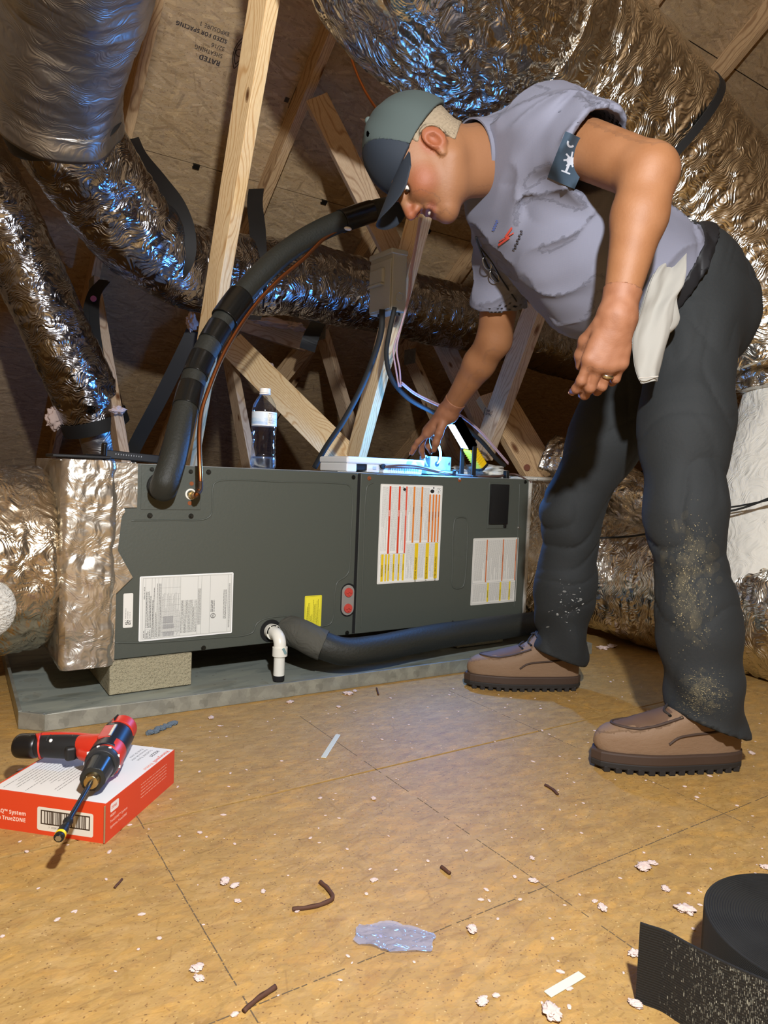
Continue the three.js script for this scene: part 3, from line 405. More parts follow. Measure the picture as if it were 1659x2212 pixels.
// galvanised drain pan, its corner cut off
{
  const t = thing('drain_pan', 'shallow galvanised metal drain pan with a clipped corner and stained floor', 'pan'); const m = flat(0xb4b8b2, 0.5, { metalness: 0.15, map: ctex(1024, 512, (c, W, H) => { const r = rng(61); c.fillStyle = '#cfd2cc'; c.fillRect(0, 0, W, H); for (let i = 0; i < 700; i++) { const k = r(); c.fillStyle = k < 0.4 ? 'rgba(110,122,120,0.16)' : k < 0.75 ? 'rgba(240,238,226,0.2)' : 'rgba(150,140,110,0.14)'; const x = r() * W, y = r() * H; c.beginPath(); c.ellipse(x, y, 4 + r() * 50, 2 + r() * 12, r() * 0.6 - 0.3, 0, 7); c.fill(); } for (let i = 0; i < 400; i++) { c.fillStyle = `rgba(${70 + r() * 60 | 0},80,74,0.5)`; c.fillRect(r() * W, r() * H, 1 + r() * 3, 1 + r() * 2); } }, { repeat: [0.55, 1.1] }) });
  const o = [[0.215, 0.185], [2.03, 0.25], [2.03, -0.72], [0.19, -0.72], [0.165, 0.14]], s = new THREE.Shape(o.map((p) => new THREE.Vector2(p[0], -p[1]))); const g = new THREE.ExtrudeGeometry(s, { depth: 0.002, bevelEnabled: false }); g.rotateX(-Math.PI / 2); g.translate(0, 0.001, 0); part('pan_floor', g, m, t);
  for (let i = 0; i < o.length; i++) { const a = o[i], b = o[(i + 1) % o.length], L = Math.hypot(b[0] - a[0], b[1] - a[1]), w = part('pan_lip', merged([boxAt(L, 0.038, 0.0012, [0, 0.02, 0], 0.0004), boxAt(L - 0.01, 0.0016, 0.008, [0, 0.039, -0.0035], 0.0006)]), M.zinc, t); w.position.set((a[0] + b[0]) / 2, 0.001, (a[1] + b[1]) / 2); w.rotation.y = -Math.atan2(b[1] - a[1], b[0] - a[0]); if (i === 0 || i > 2) w.children.length; }
}

// ---------------------------------------------------------------- plenum and ducts
const wrap = (seed, hoop, fold, fine = 0) => (R) => (t, a, s) => {
  const c = Math.cos(a), d = Math.sin(a);
  return R + fold * noise(s * 4.2 + seed, c * 1.3, d * 1.3) + hoop * (1 - 2 * Math.abs(noise(s * 22 + seed * 3, c * 1.1 + seed, d * 1.1))) + hoop * 0.6 * noise(s * 55, c * 3, d * 3 + seed) + fine * (1 - 2 * Math.abs(noise(s * 14 + c * 4, c * 9 + seed, d * 9)));
};
function duct(name, label, path, R, mat, w, o = {}) { const t = thing(name, label, 'duct'); part('jacket', sweep(path, w(R), { step: o.step || 0.007, nr: o.nr || 120, r: R }), mat, t); t.userData.path = undefined; return t; }
const pathB = [[0.2853,1.6252,-0.2955], [0.3326,1.5741,-0.345], [0.438,1.4943,-0.4503], [0.5893,1.3913,-0.5358], [0.7625,1.3547,-0.6352], [0.9687,1.3774,-0.6927], [1.2171,1.4118,-0.7232], [1.4969,1.4243,-0.7556], [1.8006,1.4177,-0.7709], [2.198,1.4068,-0.7842], [2.7646,1.3632,-0.7679], [3.6105,1.2867,-0.7455]];
const pathA = [[0.2205,1.7547,0.6847], [0.2301,1.7445,0.5238], [0.2426,1.7444,0.3402], [0.2577,1.7336,0.1589], [0.2686,1.7012,-0.0356], [0.278,1.6522,-0.2301], [0.2929,1.5998,-0.3129]];
const pathC = [[0.0488,1.7902,-1.0257], [0.149,1.6282,-1.0331], [0.2651,1.4307,-1.0637], [0.3868,1.179,-1.0872], [0.4992,0.9616,-1.1189], [0.5707,0.7917,-1.1568]];
const pathC2 = [[0.5541,0.8287,-1.1581], [0.6111,0.6791,-1.1948], [0.6713,0.5113,-1.2522]];
duct('flexible_duct', 'dull grey slack duct sleeve dropping in from above, ending at a black strap', pathA, 0.172, M.foilDull, wrap(2, 0.003, 0.02));
duct('flexible_duct', 'long shiny silver duct sagging from the strap and running behind the posts', pathB, 0.147, M.duct, wrap(5, 0.0045, 0.012));
duct('flexible_duct', 'slim silver duct slanting down at the left to a black strap', pathC, 0.124, M.duct, wrap(9, 0.0035, 0.01));
duct('flexible_duct', 'thin dull duct end below the strap behind the plenum', pathC2, 0.075, M.foilDull, wrap(12, 0.002, 0.006), { nr: 64 });
const pathD1 = [[0.858,2.239,0.7854], [0.8346,2.082,0.7083], [0.8417,1.9608,0.6008], [0.9436,1.9068,0.5036], [1.2042,1.8979,0.436], [1.3962,1.9056,0.3941]];
const pathD2 = [[1.316,1.904,0.4133], [1.5369,1.8964,0.3674], [1.7899,1.8103,0.3718], [2.0441,1.6783,0.4039], [2.2633,1.4952,0.4642], [2.4112,1.2934,0.5268], [2.4867,1.1198,0.5638]];
duct('return_duct', 'large crumpled foil duct overhead, flecked with blue light', pathD1, 0.265, M.foil, wrap(21, 0.004, 0.03, 0.008), { nr: 180 });
const big = duct('return_duct', 'largest shiny foil duct slanting down behind the back of the man', pathD2, 0.285, M.ductBig, wrap(27, 0.0045, 0.014), { nr: 190 });
{ // dark cord wound round the big duct
  const c = new THREE.CatmullRomCurve3(pathD2.map(V), false, 'centripetal'), fr = frames(c, 100), f = fr[44], pts = [], side = []; for (let i = 0; i <= 48; i++) { const a = i / 48 * Math.PI * 2, d = add3(f.n.map((v) => v * Math.cos(a)), f.b, Math.sin(a)); pts.push(add3(add3(f.p, d, 0.292), f.t, 0.02 * Math.sin(a * 2))); side.push(f.t); }
  solo('duct_strap', ribbon(pts, side, 0.026, 0.003), M.strap, 'black band around the largest foil duct', 'strap');
}
// plenum box taped to the cabinet's end
{
  const t = thing('supply_plenum', 'plenum box wrapped in crinkled foil tape at the end of the cabinet', 'plenum', [0.337, 0.09, -0.24]);
  const g0 = new THREE.BoxGeometry(0.134, 0.546, 0.51, 20, 70, 50), p = g0.attributes.position, n = g0.attributes.normal, uv = g0.attributes.uv;
  for (let i = 0; i < p.count; i++) { const x = p.getX(i), y = p.getY(i), z = p.getZ(i), q = 0.006 * noise(x * 14, y * 14, z * 14) + 0.004 * (1 - 2 * Math.abs(noise(x * 40, y * 22, z * 40 + 7))); const k = (v, h) => 1 - sstep(h - 0.012, h, Math.abs(v)) * 0.05; p.setXYZ(i, (x + q * Math.sign(x) * 0.5) * k(y, 0.273), (y + q * 0.3), (z + q * (Math.abs(z) > 0.2 ? Math.sign(z) : 0)) * k(x, 0.067)); uv.setXY(i, x + z, y + x * 0.3); }
  const g = mergeVertices(g0.deleteAttribute('normal'), 1e-5); g.computeVertexNormals(); g.translate(0, 0.273, 0); part('foil_box', toCreasedNormals(g, 0.9), M.foilTape = std({ color: 0xd6cfc2, metalness: 0.92, roughness: 0.3, bumpMap: M.crumpleMap, bumpScale: 0.0026 }), t);
  const flap = (pts, z, name = 'tape_strip') => { const s = new THREE.Shape(pts.map(([x, y]) => new THREE.Vector2(x - 0.337, y - 0.09))); const g = new THREE.ExtrudeGeometry(s, { depth: 0.0012, bevelEnabled: false, curveSegments: 3 }); g.translate(0, 0, z + 0.24); part(name, g, M.foilTape, t); };
  flap([[0.395, 0.632], [0.458, 0.632], [0.458, 0.514], [0.395, 0.512]], 0.0042); flap([[0.33, 0.53], [0.416, 0.535], [0.427, 0.503], [0.418, 0.488], [0.409, 0.39], [0.33, 0.38]], 0.0062);
  flap([[0.34, 0.45], [0.409, 0.4], [0.4495, 0.325], [0.407, 0.283], [0.345, 0.262], [0.32, 0.3]], 0.0078); flap([[0.32, 0.31], [0.408, 0.29], [0.406, 0.1], [0.33, 0.095]], 0.005);
  part('tape_strip', boxAt(0.19, 0.0015, 0.2, [0.025, 0.5435, 0.14], 0.0005), M.foilTape, t);
}
{
  const path = [[0.29, 0.355, -0.24], [0.2, 0.355, -0.235], [0.05, 0.35, -0.22], [-0.2, 0.34, -0.19], [-0.6, 0.33, -0.12]];
  const w = (t, a, s) => 0.255 + 0.012 * noise(s * 7, Math.cos(a) * 2, Math.sin(a) * 2) + 0.006 * (1 - 2 * Math.abs(noise(s * 20, Math.cos(a) * 5, Math.sin(a) * 5))) - 0.05 * sstep(0.05, 0, s);
  const t = thing('supply_duct', 'fat foil wrapped duct leaving the plenum with taped wrinkles', 'duct'); part('jacket', sweep(path, w, { step: 0.006, nr: 150, r: 0.255 }), std({ color: 0xcdbfa8, metalness: 0.95, roughness: 0.24, bumpMap: M.crumpleMap, bumpScale: 0.006 }), t);
  part('mastic_patch', new THREE.SphereGeometry(0.07, 20, 14).scale(0.8, 1, 0.4).translate(...[0.1136,0.2671,0.03]), M.mastic, t);
}
// return end on the far side of the man: floor duct, mastic boot, collar
{
  duct('floor_duct', 'foil duct with red print lying on the floor behind the legs', [[2.08, 0.34, -0.3], [2.2, 0.31, -0.12], [2.32, 0.25, 0.12], [2.38, 0.225, 0.4], [2.37, 0.225, 0.75], [2.3, 0.24, 1.15], [2.25, 0.25, 1.5]], 0.222, M.ductBig, wrap(33, 0.006, 0.018, 0.004), { nr: 150 });
  const t = scene.getObjectByName('floor_duct'), tx = ctex(256, 512, (k, W, H) => { k.fillStyle = '#000'; k.fillRect(0, 0, W, H); k.fillStyle = '#fff'; k.save(); k.translate(180, 20); k.rotate(Math.PI / 2); k.font = 'bold 60px sans-serif'; k.fillText('R-8.3', 0, 0); k.font = '46px sans-serif'; k.fillText('Flex Duct 16 in', 0, 76); k.fillText('UL 181 Class 1', 0, 140); k.restore(); }, { color: false, clamp: true });
  const f = (x, y, z) => Math.hypot(x - 2.34, y - 0.23) - 0.232; const g = pressed(f, [2.3358,0.18,0.6132], [0.1, 0.2, 0.97], [0, 1, 0], 0.12, 0.2, [-1, 0, 0], 0.012, 10, 10); part('red_print', g, std({ color: 0x8a2a20, roughness: 0.7, alphaMap: tx, transparent: true }), t);
  const b = thing('duct_boot', 'white mastic coated boot rising behind the near leg', 'duct fitting'); part('shell', sweep([[2.3556,0.2665,0.7007], [2.4017,0.5143,0.667], [2.452,0.7546,0.6366], [2.4974,0.9535,0.6056], [2.5117,1.1044,0.5812]], (t_, a, s) => 0.20 - 0.1 * sstep(0.25, 0.95, t_) + 0.008 * noise(s * 12, Math.cos(a) * 2, Math.sin(a) * 2), { step: 0.012, nr: 64, r: 0.2 }), M.mastic, b);
  part('foil_collar', sweep([[2.4799,0.9699,0.581], [2.4841,1.0866,0.5642], [2.4626,1.2158,0.5537]], wrap(41, 0.01, 0.03, 0.01)(0.125), { step: 0.007, nr: 100, r: 0.12 }), M.foil, b);
  duct('flexible_duct', 'small crumpled silver duct behind the far knee on the right of the cabinet', [[2.2838,0.7078,-0.2627], [2.3923,0.6545,-0.0679], [2.4567,0.5456,0.1015], [2.5247,0.4393,0.2132]], 0.11, M.foil, wrap(51, 0.006, 0.02, 0.006), { nr: 90 });
  const r = thing('return_plenum', 'foil lined return box with white edges at the right end of the cabinet', 'plenum', [2.0, 0.08, -0.28]); part('foil_box', uvBox(new RoundedBoxGeometry(0.16, 0.55, 0.54, 3, 0.02), [0.16, 0.55, 0.54]).translate(0, 0.275, 0), M.foil, r); part('mastic_edge', boxAt(0.02, 0.54, 0.012, [-0.07, 0.275, 0.272], 0.005), M.mastic, r); part('mastic_top', boxAt(0.17, 0.014, 0.5, [0, 0.556, 0.0], 0.006), M.mastic, r);
  solo('dark_cable', sweep([[2.0629,0.383,0.0326], [1.9911,0.4325,0.2819], [2.0004,0.4455,0.3831], [2.0393,0.4645,0.4555], [2.1226,0.5335,0.6018], [2.1463,0.5664,0.7112], [2.1552,0.6062,0.7984], [2.1684,0.643,0.8647]], 0.0035, { step: 0.02, nr: 8 }), M.rubber, 'thin dark cable strung between the two legs and the white boot', 'cable', 'dark cables behind the legs');
  solo('dark_cable', sweep([[2.0567,0.4504,0.4438], [2.1226,0.5472,0.6009], [2.1463,0.5752,0.7106], [2.1552,0.6005,0.7988], [2.1684,0.6347,0.8653]], 0.003, { step: 0.02, nr: 8 }), M.rubber, 'thin dark cable starting behind the near knee and crossing the white boot', 'cable', 'dark cables behind the legs');
}
// ---------------------------------------------------------------- hanging straps
function ring(path, u0, R, width, label, from = 0, to = Math.PI * 2) {
  const c = new THREE.CatmullRomCurve3(path.map(V), false, 'centripetal'), fr = frames(c, 100), f = fr[Math.round(u0 * 100)], pts = [], side = [];
  for (let i = 0; i <= 40; i++) { const a = from + (to - from) * i / 40; pts.push(add3(f.p, add3(f.n.map((v) => v * Math.cos(a)), f.b, Math.sin(a)), R)); side.push(f.t); }
  return solo('hanger_strap', ribbon(pts, side, width, 0.0025), M.strap, label, 'strap');
}
ring(pathB, 0.012, 0.166, 0.05, 'black strap around the joint where the slack sleeve ends');
ring(pathC, 0.985, 0.132, 0.055, 'black strap around the lower end of the slim left duct');
const view = [-0.549, 0.054, 0.834], rightV = [0.836, 0.0395, 0.547];
solo('hanger_strap', ribbon([[0.6247,1.8458,-0.8538], [0.6302,1.7554,-0.7603], [0.6577,1.6098,-0.5769], [0.6921,1.5053,-0.4755], [0.7122,1.4141,-0.4323], [0.7169,1.3399,-0.4364], [0.7002,1.2848,-0.4799], [0.6796,1.2689,-0.5883], [0.6651,1.3183,-0.745]], [[0.7, 0.3, 0.3], [0.75, 0.5, 0.45], [0.7, 0.55, 0.4], rightV, rightV, rightV, [0.6, -0.5, 0.4], [0.5, -0.8, 0.3], [0.4, -0.9, 0.3]], 0.05, 0.0025), M.strap, 'black strap slung from the left rafter under the sagging duct', 'strap');
solo('hanger_strap', ribbon([[0.6267,1.8549,-0.877], [0.6163,1.7675,-0.8542], [0.6336,1.7061,-0.8868], [0.6661,1.6342,-0.9087]], [rightV, rightV, rightV, rightV], 0.045, 0.0025), M.strap, 'back strand of black strap under the left rafter hook', 'strap');
solo('hanger_strap', ribbon([[1.1083,1.7731,-0.8183], [1.0724,1.6822,-0.7401], [1.0344,1.5318,-0.6115], [1.0218,1.4145,-0.5642], [1.0272,1.3158,-0.5782], [1.0596,1.2509,-0.6726], [1.1147,1.2485,-0.8281]], [rightV, rightV, rightV, rightV, rightV, rightV, rightV], 0.062, 0.0025), M.strap, 'broad black strap hanging beside the pine post across the duct', 'strap');
{
  const t = thing('hanger_strap', 'black strap nailed under a rafter with a pink cap beside the slim duct', 'strap');
  part('band', ribbon([[0.6172,1.4129,-1.2863], [0.5689,1.347,-1.242], [0.5387,1.2404,-1.2069], [0.523,1.1343,-1.2104], [0.5174,1.0312,-1.2314]], [rightV, rightV, rightV, rightV, rightV], 0.042, 0.0025), M.strap, t); part('band', ribbon([[0.6217,1.4047,-1.2708], [0.573,1.3232,-1.2137], [0.5621,1.1994,-1.1649], [0.5711,1.0638,-1.1262], [0.5747,0.9318,-1.1152], [0.5719,0.8183,-1.1097]], [rightV, rightV, rightV, rightV, rightV, rightV], 0.04, 0.0025), M.strap, t); part('nail_cap', cylAt(0.0125, 0.0125, 0.003, [0.559,1.3062,-1.1859], view, 20), M.pink, t);
}
solo('hanger_strap', ribbon([[0.9143,1.1927,-0.9804], [0.8837,1.1079,-1.007], [0.8174,0.9153,-1.0982], [0.7458,0.7161,-1.2044], [0.7139,0.6138,-1.2428]], [[0.7, 0.4, 0.4], rightV, rightV, rightV, rightV], 0.06, 0.0025), M.strap, 'wide black strap slanting down behind the insulated pipe', 'strap');
solo('hanger_strap', ribbon([[0.9272,1.1969,-0.9962], [0.9145,1.0552,-1.0194], [0.8956,0.8824,-1.0926], [0.8549,0.6405,-1.1756]], [[0.7, 0.4, 0.4], rightV, rightV, rightV], 0.05, 0.0025), M.strap, 'steeper black strap behind the insulated pipe and pine post', 'strap');
solo('hanger_strap', ribbon([[1.5829,1.368,-1.127], [1.514,1.2973,-1.0479], [1.4867,1.2426,-1.0383], [1.4851,1.2,-1.0606]], [rightV, rightV, rightV, rightV], 0.075, 0.003), M.strap, 'short black strap hooked over the board behind the silver duct', 'strap');
{
  const t = thing('hanger_strap', 'black strap with a pink nail cap behind the cap of the man', 'strap');
  part('band', ribbon([[1.4372,1.9445,0.0588], [1.4033,1.8793,0.0647], [1.3994,1.8409,0.0406], [1.4152,1.7951,0.006], [1.4416,1.7531,-0.0458]], [rightV, rightV, rightV, rightV, rightV], 0.085, 0.003), M.strap, t); part('band', ribbon([[1.4308,1.9343,0.0433], [1.4693,1.8853,0.0478], [1.5476,1.8437,0.0421], [1.648,1.8334,0.025]], [rightV, rightV, rightV, rightV], 0.06, 0.003), M.strap, t); part('nail_cap', cylAt(0.0135, 0.0135, 0.003, [1.3821,1.8381,0.0774], view, 20), M.pink, t);
}
solo('bare_wire', sweep([[1.1526,2.0776,-0.1973], [1.1672,2.0152,-0.1716], [1.1817,1.9487,-0.1458], [1.2024,1.8829,-0.1159], [1.2321,1.8307,-0.0929], [1.2772,1.7638,-0.0588]], 0.0045, { step: 0.01, nr: 8 }), M.copper, 'loose copper wire hanging down behind the cap', 'wire');

// ---------------------------------------------------------------- pipes at the cabinet
function along(path, p0, p1, R, n = 40) {           // piece of a sleeve over an existing pipe
  const c = new THREE.CatmullRomCurve3(path.map(V), false, 'centripetal'), near = (p) => { let b = 0, d = 1e9; for (let i = 0; i <= 400; i++) { const q = c.getPointAt(i / 400).toArray(), e = len3(sub3(q, p)); if (e < d) { d = e; b = i / 400; } } return b; };
  const a = near(p0), b = near(p1), pts = []; for (let i = 0; i <= 12; i++) pts.push(c.getPointAt(a + (b - a) * i / 12).toArray()); return sweep(pts, R, { nl: n, nr: 24 });
}
{
  const path = [[0.521, 0.572, -0.01], [0.521, 0.568, 0.03], [0.5095,0.5752,0.0701], [0.5301,0.6311,0.0621], [0.5514,0.6882,0.0364], [0.5875,0.7815,-0.0178], [0.6468,0.9241,-0.0839], [0.7358,1.0758,-0.131], [0.8406,1.2154,-0.167], [0.9492,1.3294,-0.1868], [1.0871,1.4381,-0.1989], [1.2203,1.5148,-0.2001], [1.3401,1.5705,-0.1968], [1.5113,1.6237,-0.1833]];
  const t = thing('suction_line', 'thick black insulated refrigerant pipe arching up from the cabinet', 'pipe');
  part('insulation', sweep(path, (u, a, s) => 0.0355 + 0.0012 * noise(s * 9, Math.cos(a), Math.sin(a)), { step: 0.008, nr: 28, r: 0.0355 }), M.insul, t);
  for (const [a, b, r] of [[[0.5928,0.7902,-0.0269], [0.6173,0.8607,-0.0512], 0.0375], [[0.6325,0.8941,-0.0674], [0.6636,0.956,-0.0869], 0.0375], [[0.6896,0.9999,-0.1086], [0.723,1.0552,-0.1262], 0.0375], [[0.7381,1.0787,-0.1297], [0.799,1.163,-0.155], 0.042]]) part('tape_band', along(path, a, b, r), M.tapeBlack, t, 'glossy black tape');
  part('tape_band', along(path, [1.1653,1.4862,-0.1985], [1.283,1.5459,-0.1968], 0.0385), M.tapeBlack, t); part('frayed_edge', new THREE.IcosahedronGeometry(0.009, 2).scale(1.6, 0.7, 1).translate(...[1.1701,1.4515,-0.1571]), M.white, t);
  const u = thing('liquid_line', 'thin copper pipe curving up beside the black pipe', 'pipe');
  part('pipe', sweep([[0.604, 0.552, 0.0], [0.606, 0.5495, 0.03], [0.5948,0.5577,0.0855], [0.6043,0.5702,0.0789], [0.6052,0.6029,0.0774], [0.6057,0.6405,0.0693], [0.6126,0.7171,0.0389], [0.6276,0.7834,0.0085], [0.6549,0.8523,-0.0139], [0.694,0.9358,-0.0415], [0.7447,1.019,-0.0735], [0.8213,1.124,-0.1138], [0.9159,1.2313,-0.1424], [1.0103,1.3216,-0.158], [1.098,1.4137,-0.1782], [1.167,1.4641,-0.184]], 0.0068, { step: 0.008, nr: 14 }), M.copper, u);
  part('flare_nut', merged([cylAt(0.011, 0.011, 0.014, [0.605, 0.5505, 0.012], [0, 0, 1], 6), cylAt(0.008, 0.008, 0.016, [0.605, 0.55, 0.024], [0.05, -0.1, 1], 14)]), std({ color: 0xb09a6a, metalness: 1, roughness: 0.4 }), u); part('oxidised_bend', sweep([[0.5945,0.5565,0.0865], [0.6043,0.569,0.0802], [0.605,0.5903,0.0793]], 0.0074, { nl: 14, nr: 14 }), std({ color: 0x4a3626, metalness: 0.7, roughness: 0.6 }), u);
}
{
  const t = thing('drain_fitting', 'white plastic elbow and stub of drain pipe in front of the cabinet', 'pipe'); const e = [[0.862, 0.14, -0.01], [0.862, 0.14, 0.03], [0.862, 0.136, 0.052], [0.862, 0.122, 0.066], [0.862, 0.1, 0.07], [0.862, 0.085, 0.07]];
  part('elbow', merged([sweep(e, 0.0185, { step: 0.004, nr: 24 }), cylAt(0.0225, 0.0225, 0.026, [0.862, 0.093, 0.07]), cylAt(0.0225, 0.0225, 0.02, [0.862, 0.14, 0.012], [0, 0, 1]), cylAt(0.0235, 0.0235, 0.004, [0.862, 0.14, 0.02], [0, 0, 1])]), M.pvc, t);
  part('stub_pipe', cylAt(0.0165, 0.0165, 0.075, [0.861, 0.058, 0.07]), M.pvc, t); part('primer_stain', boxAt(0.008, 0.02, 0.001, [0.866, 0.098, 0.0925], 0.0004, undefined, [0, 0, 0.5]), flat(0x7d9a9c, 0.6), t); part('dark_end', cylAt(0.0168, 0.0168, 0.016, [0.861, 0.014, 0.07]), M.gap, t);
  const path = [[0.925, 0.135, -0.01], [0.94, 0.132, 0.05], [0.975, 0.112, 0.108], [1.04, 0.09, 0.135], [1.15, 0.086, 0.135], [1.35, 0.09, 0.112], [1.6, 0.092, 0.09], [1.85, 0.09, 0.075], [2.02, 0.088, 0.06]];
  const d = thing('drain_line', 'fat black foam covered drain pipe lying along the bottom of the cabinet', 'pipe'); part('foam_sleeve', sweep(path, (u, a, s) => 0.0425 + 0.002 * noise(s * 8, Math.cos(a), Math.sin(a)), { step: 0.008, nr: 28, r: 0.0425 }), M.insul, d); part('loose_sleeve', along(path, path[0], [0.985, 0.108, 0.114], 0.0465), flat(0x4d4c44, 0.85, { bumpMap: M.crumpleMap, bumpScale: 0.004 }), d, 'greyish loose foam cuff');
}

// ---------------------------------------------------------------- the man
const person = thing('person', 'man in grey work shirt and cap bending over the cabinet, one hand reaching down', 'person');
{
  const R3 = rightV, U3 = [-0.0033, 0.9978, -0.0669], C3 = [-0.5485, 0.0541, 0.8344];
  const J = { head: [0.9604,1.3642,0.5858], neck: [1.1303,1.4141,0.6106], shL: [1.1687,1.4206,0.7554], elL: [1.1634,1.2387,1.0395], wrL: [1.103,0.9497,1.0304], shR: [1.3187,1.2604,0.4688], elR: [1.3869,1.0381,0.3602], wrR: [1.4029,0.8356,0.1321], pelvis: [1.6234,1.1222,0.8104], chest: [1.2858,1.3065,0.672], belly: [1.4656,1.2054,0.7251], hipL: [1.5429,1.0048,0.8849], hipR: [1.6742,1.0383,0.6934], knL: [1.4517,0.5656,0.9732], knR: [1.5555,0.5358,0.5399], anL: [1.452, 0.1, 1.068], anR: [1.588, 0.1, 0.498] };
  const T = unit3(sub3(J.neck, J.pelvis)), W0 = sub3(J.shL, J.shR), Wd = unit3(add3(W0, T, -dot3(W0, T))), Nd = cross3(T, Wd);          // up the spine, to his left, and out of the back or belly
  const bel = dot3(Nd, U3) > 0 ? Nd.map((v) => -v) : Nd;                                                                         // belly side
  const skin = phys({ color: 0xffffff, vertexColors: true, roughness: 0.62, bumpMap: bumpRough, bumpScale: 0.0003 });
  const tint = (g, fn) => { const p = g.attributes.position, c = new Float32Array(p.count * 3), k = new THREE.Color(); for (let i = 0; i < p.count; i++) { const v = fn(p.getX(i), p.getY(i), p.getZ(i)); k.setRGB(v[0] / 255, v[1] / 255, v[2] / 255, THREE.SRGBColorSpace); c.set([k.r, k.g, k.b], 3 * i); } g.setAttribute('color', new THREE.BufferAttribute(c, 3)); return g; };
  const join = (list, k) => (x, y, z) => { let d = list[0](x, y, z); for (let i = 1; i < list.length; i++) d = smin(d, list[i](x, y, z), k); return d; };
  // head in its own axes: forward, up, and his left
  const F = unit3(add3(R3.map((v) => -0.5 * v), U3, -0.86)), U = unit3(add3(R3.map((v) => -0.86 * v), U3, 0.5)), S = C3, HC = J.head;
  const toWorld = (f, u, s) => add3(add3(add3(HC, F, f), U, u), S, s);
  const hl = (x, y, z) => { const p = [x - HC[0], y - HC[1], z - HC[2]]; return [dot3(p, F), dot3(p, U), dot3(p, S)]; };
  const I3 = [[1, 0, 0], [0, 1, 0], [0, 0, 1]];
  const H = { cran: ell([-0.012, 0.052, 0], I3, [0.102, 0.1, 0.079]), face: ell([0.045, -0.018, 0], I3, [0.068, 0.09, 0.064]), jawL: cap([-0.005, -0.05, 0.052], [0.075, -0.092, 0.016], 0.024, 0.02), jawR: cap([-0.005, -0.05, -0.052], [0.075, -0.092, -0.016], 0.024, 0.02), chin: ell([0.086, -0.098, 0], I3, [0.019, 0.02, 0.024]), cheekL: ell([0.068, -0.022, 0.04], I3, [0.032, 0.03, 0.026]), cheekR: ell([0.068, -0.022, -0.04], I3, [0.032, 0.03, 0.026]), brow: cap([0.094, 0.027, -0.032], [0.094, 0.027, 0.032], 0.014, 0.014), nose: cap([0.104, 0.018, 0], [0.131, -0.026, 0], 0.009, 0.0135), nosL: ell([0.117, -0.033, 0.011], I3, [0.012, 0.009, 0.009]), nosR: ell([0.117, -0.033, -0.011], I3, [0.012, 0.009, 0.009]), lipU: cap([0.103, -0.056, -0.018], [0.103, -0.056, 0.018], 0.0085, 0.0085), lipD: cap([0.1, -0.072, -0.016], [0.1, -0.072, 0.016], 0.0085, 0.0085), mouth: cap([0.113, -0.0635, -0.019], [0.113, -0.0635, 0.019], 0.0065, 0.0065), eyeL: ell([0.104, 0.006, 0.032], I3, [0.012, 0.009, 0.016]), eyeR: ell([0.104, 0.006, -0.032], I3, [0.012, 0.009, 0.016]) };
  const ear0 = (sg) => { const o = ell([-0.006, -0.004, sg * 0.081], I3, [0.022, 0.034, 0.011]), rim = ell([-0.01, 0.002, sg * 0.087], I3, [0.026, 0.034, 0.008]), hol = ell([-0.002, -0.004, sg * 0.096], I3, [0.013, 0.021, 0.012]), lobe = ell([0.008, -0.034, sg * 0.08], I3, [0.01, 0.012, 0.007]); return (x, y, z) => smax(smin(smin(o(x, y, z), rim(x, y, z), 0.006), lobe(x, y, z), 0.008), -hol(x, y, z), 0.006); };
  const ear = (sg) => { const e = ear0(sg), k = 0.86; return (x, y, z) => e((x + 0.006) / k - 0.006, y / k, (z - sg * 0.078) / k + sg * 0.078) * k; }; const earL = ear(1), earR = ear(-1);
  const neckA = hl(...J.neck), neckF = join([cap([-0.03, -0.035, 0], [neckA[0], neckA[1], neckA[2]], 0.062, 0.075), cap([0.01, -0.07, 0], [neckA[0] + 0.03, neckA[1] - 0.02, neckA[2]], 0.045, 0.06)], 0.03);
  const headLocal = (x, y, z) => { let d = smin(H.cran(x, y, z), H.face(x, y, z), 0.05); for (const k of ['jawL', 'jawR']) d = smin(d, H[k](x, y, z), 0.03); d = smin(d, H.chin(x, y, z), 0.022); for (const k of ['cheekL', 'cheekR']) d = smin(d, H[k](x, y, z), 0.025); d = smin(d, H.brow(x, y, z), 0.014); d = smax(d, -H.eyeL(x, y, z), 0.012); d = smax(d, -H.eyeR(x, y, z), 0.012); d = smin(d, H.nose(x, y, z), 0.012); d = smin(d, H.nosL(x, y, z), 0.008); d = smin(d, H.nosR(x, y, z), 0.008); d = smin(d, H.lipU(x, y, z), 0.008); d = smin(d, H.lipD(x, y, z), 0.008); d = smax(d, -H.mouth(x, y, z), 0.004); d = smin(d, earL(x, y, z), 0.006); d = smin(d, earR(x, y, z), 0.006); return smin(d, neckF(x, y, z), 0.035); };
  const headF = (x, y, z) => { const q = hl(x, y, z); return headLocal(q[0], q[1], q[2]); };
  const box3 = (pts, m) => [[0, 1, 2].map((k) => Math.min(...pts.map((p) => p[k])) - m), [0, 1, 2].map((k) => Math.max(...pts.map((p) => p[k])) + m)];
  const base = [136, 93, 61];
  let bb = box3([HC, J.neck], 0.17);
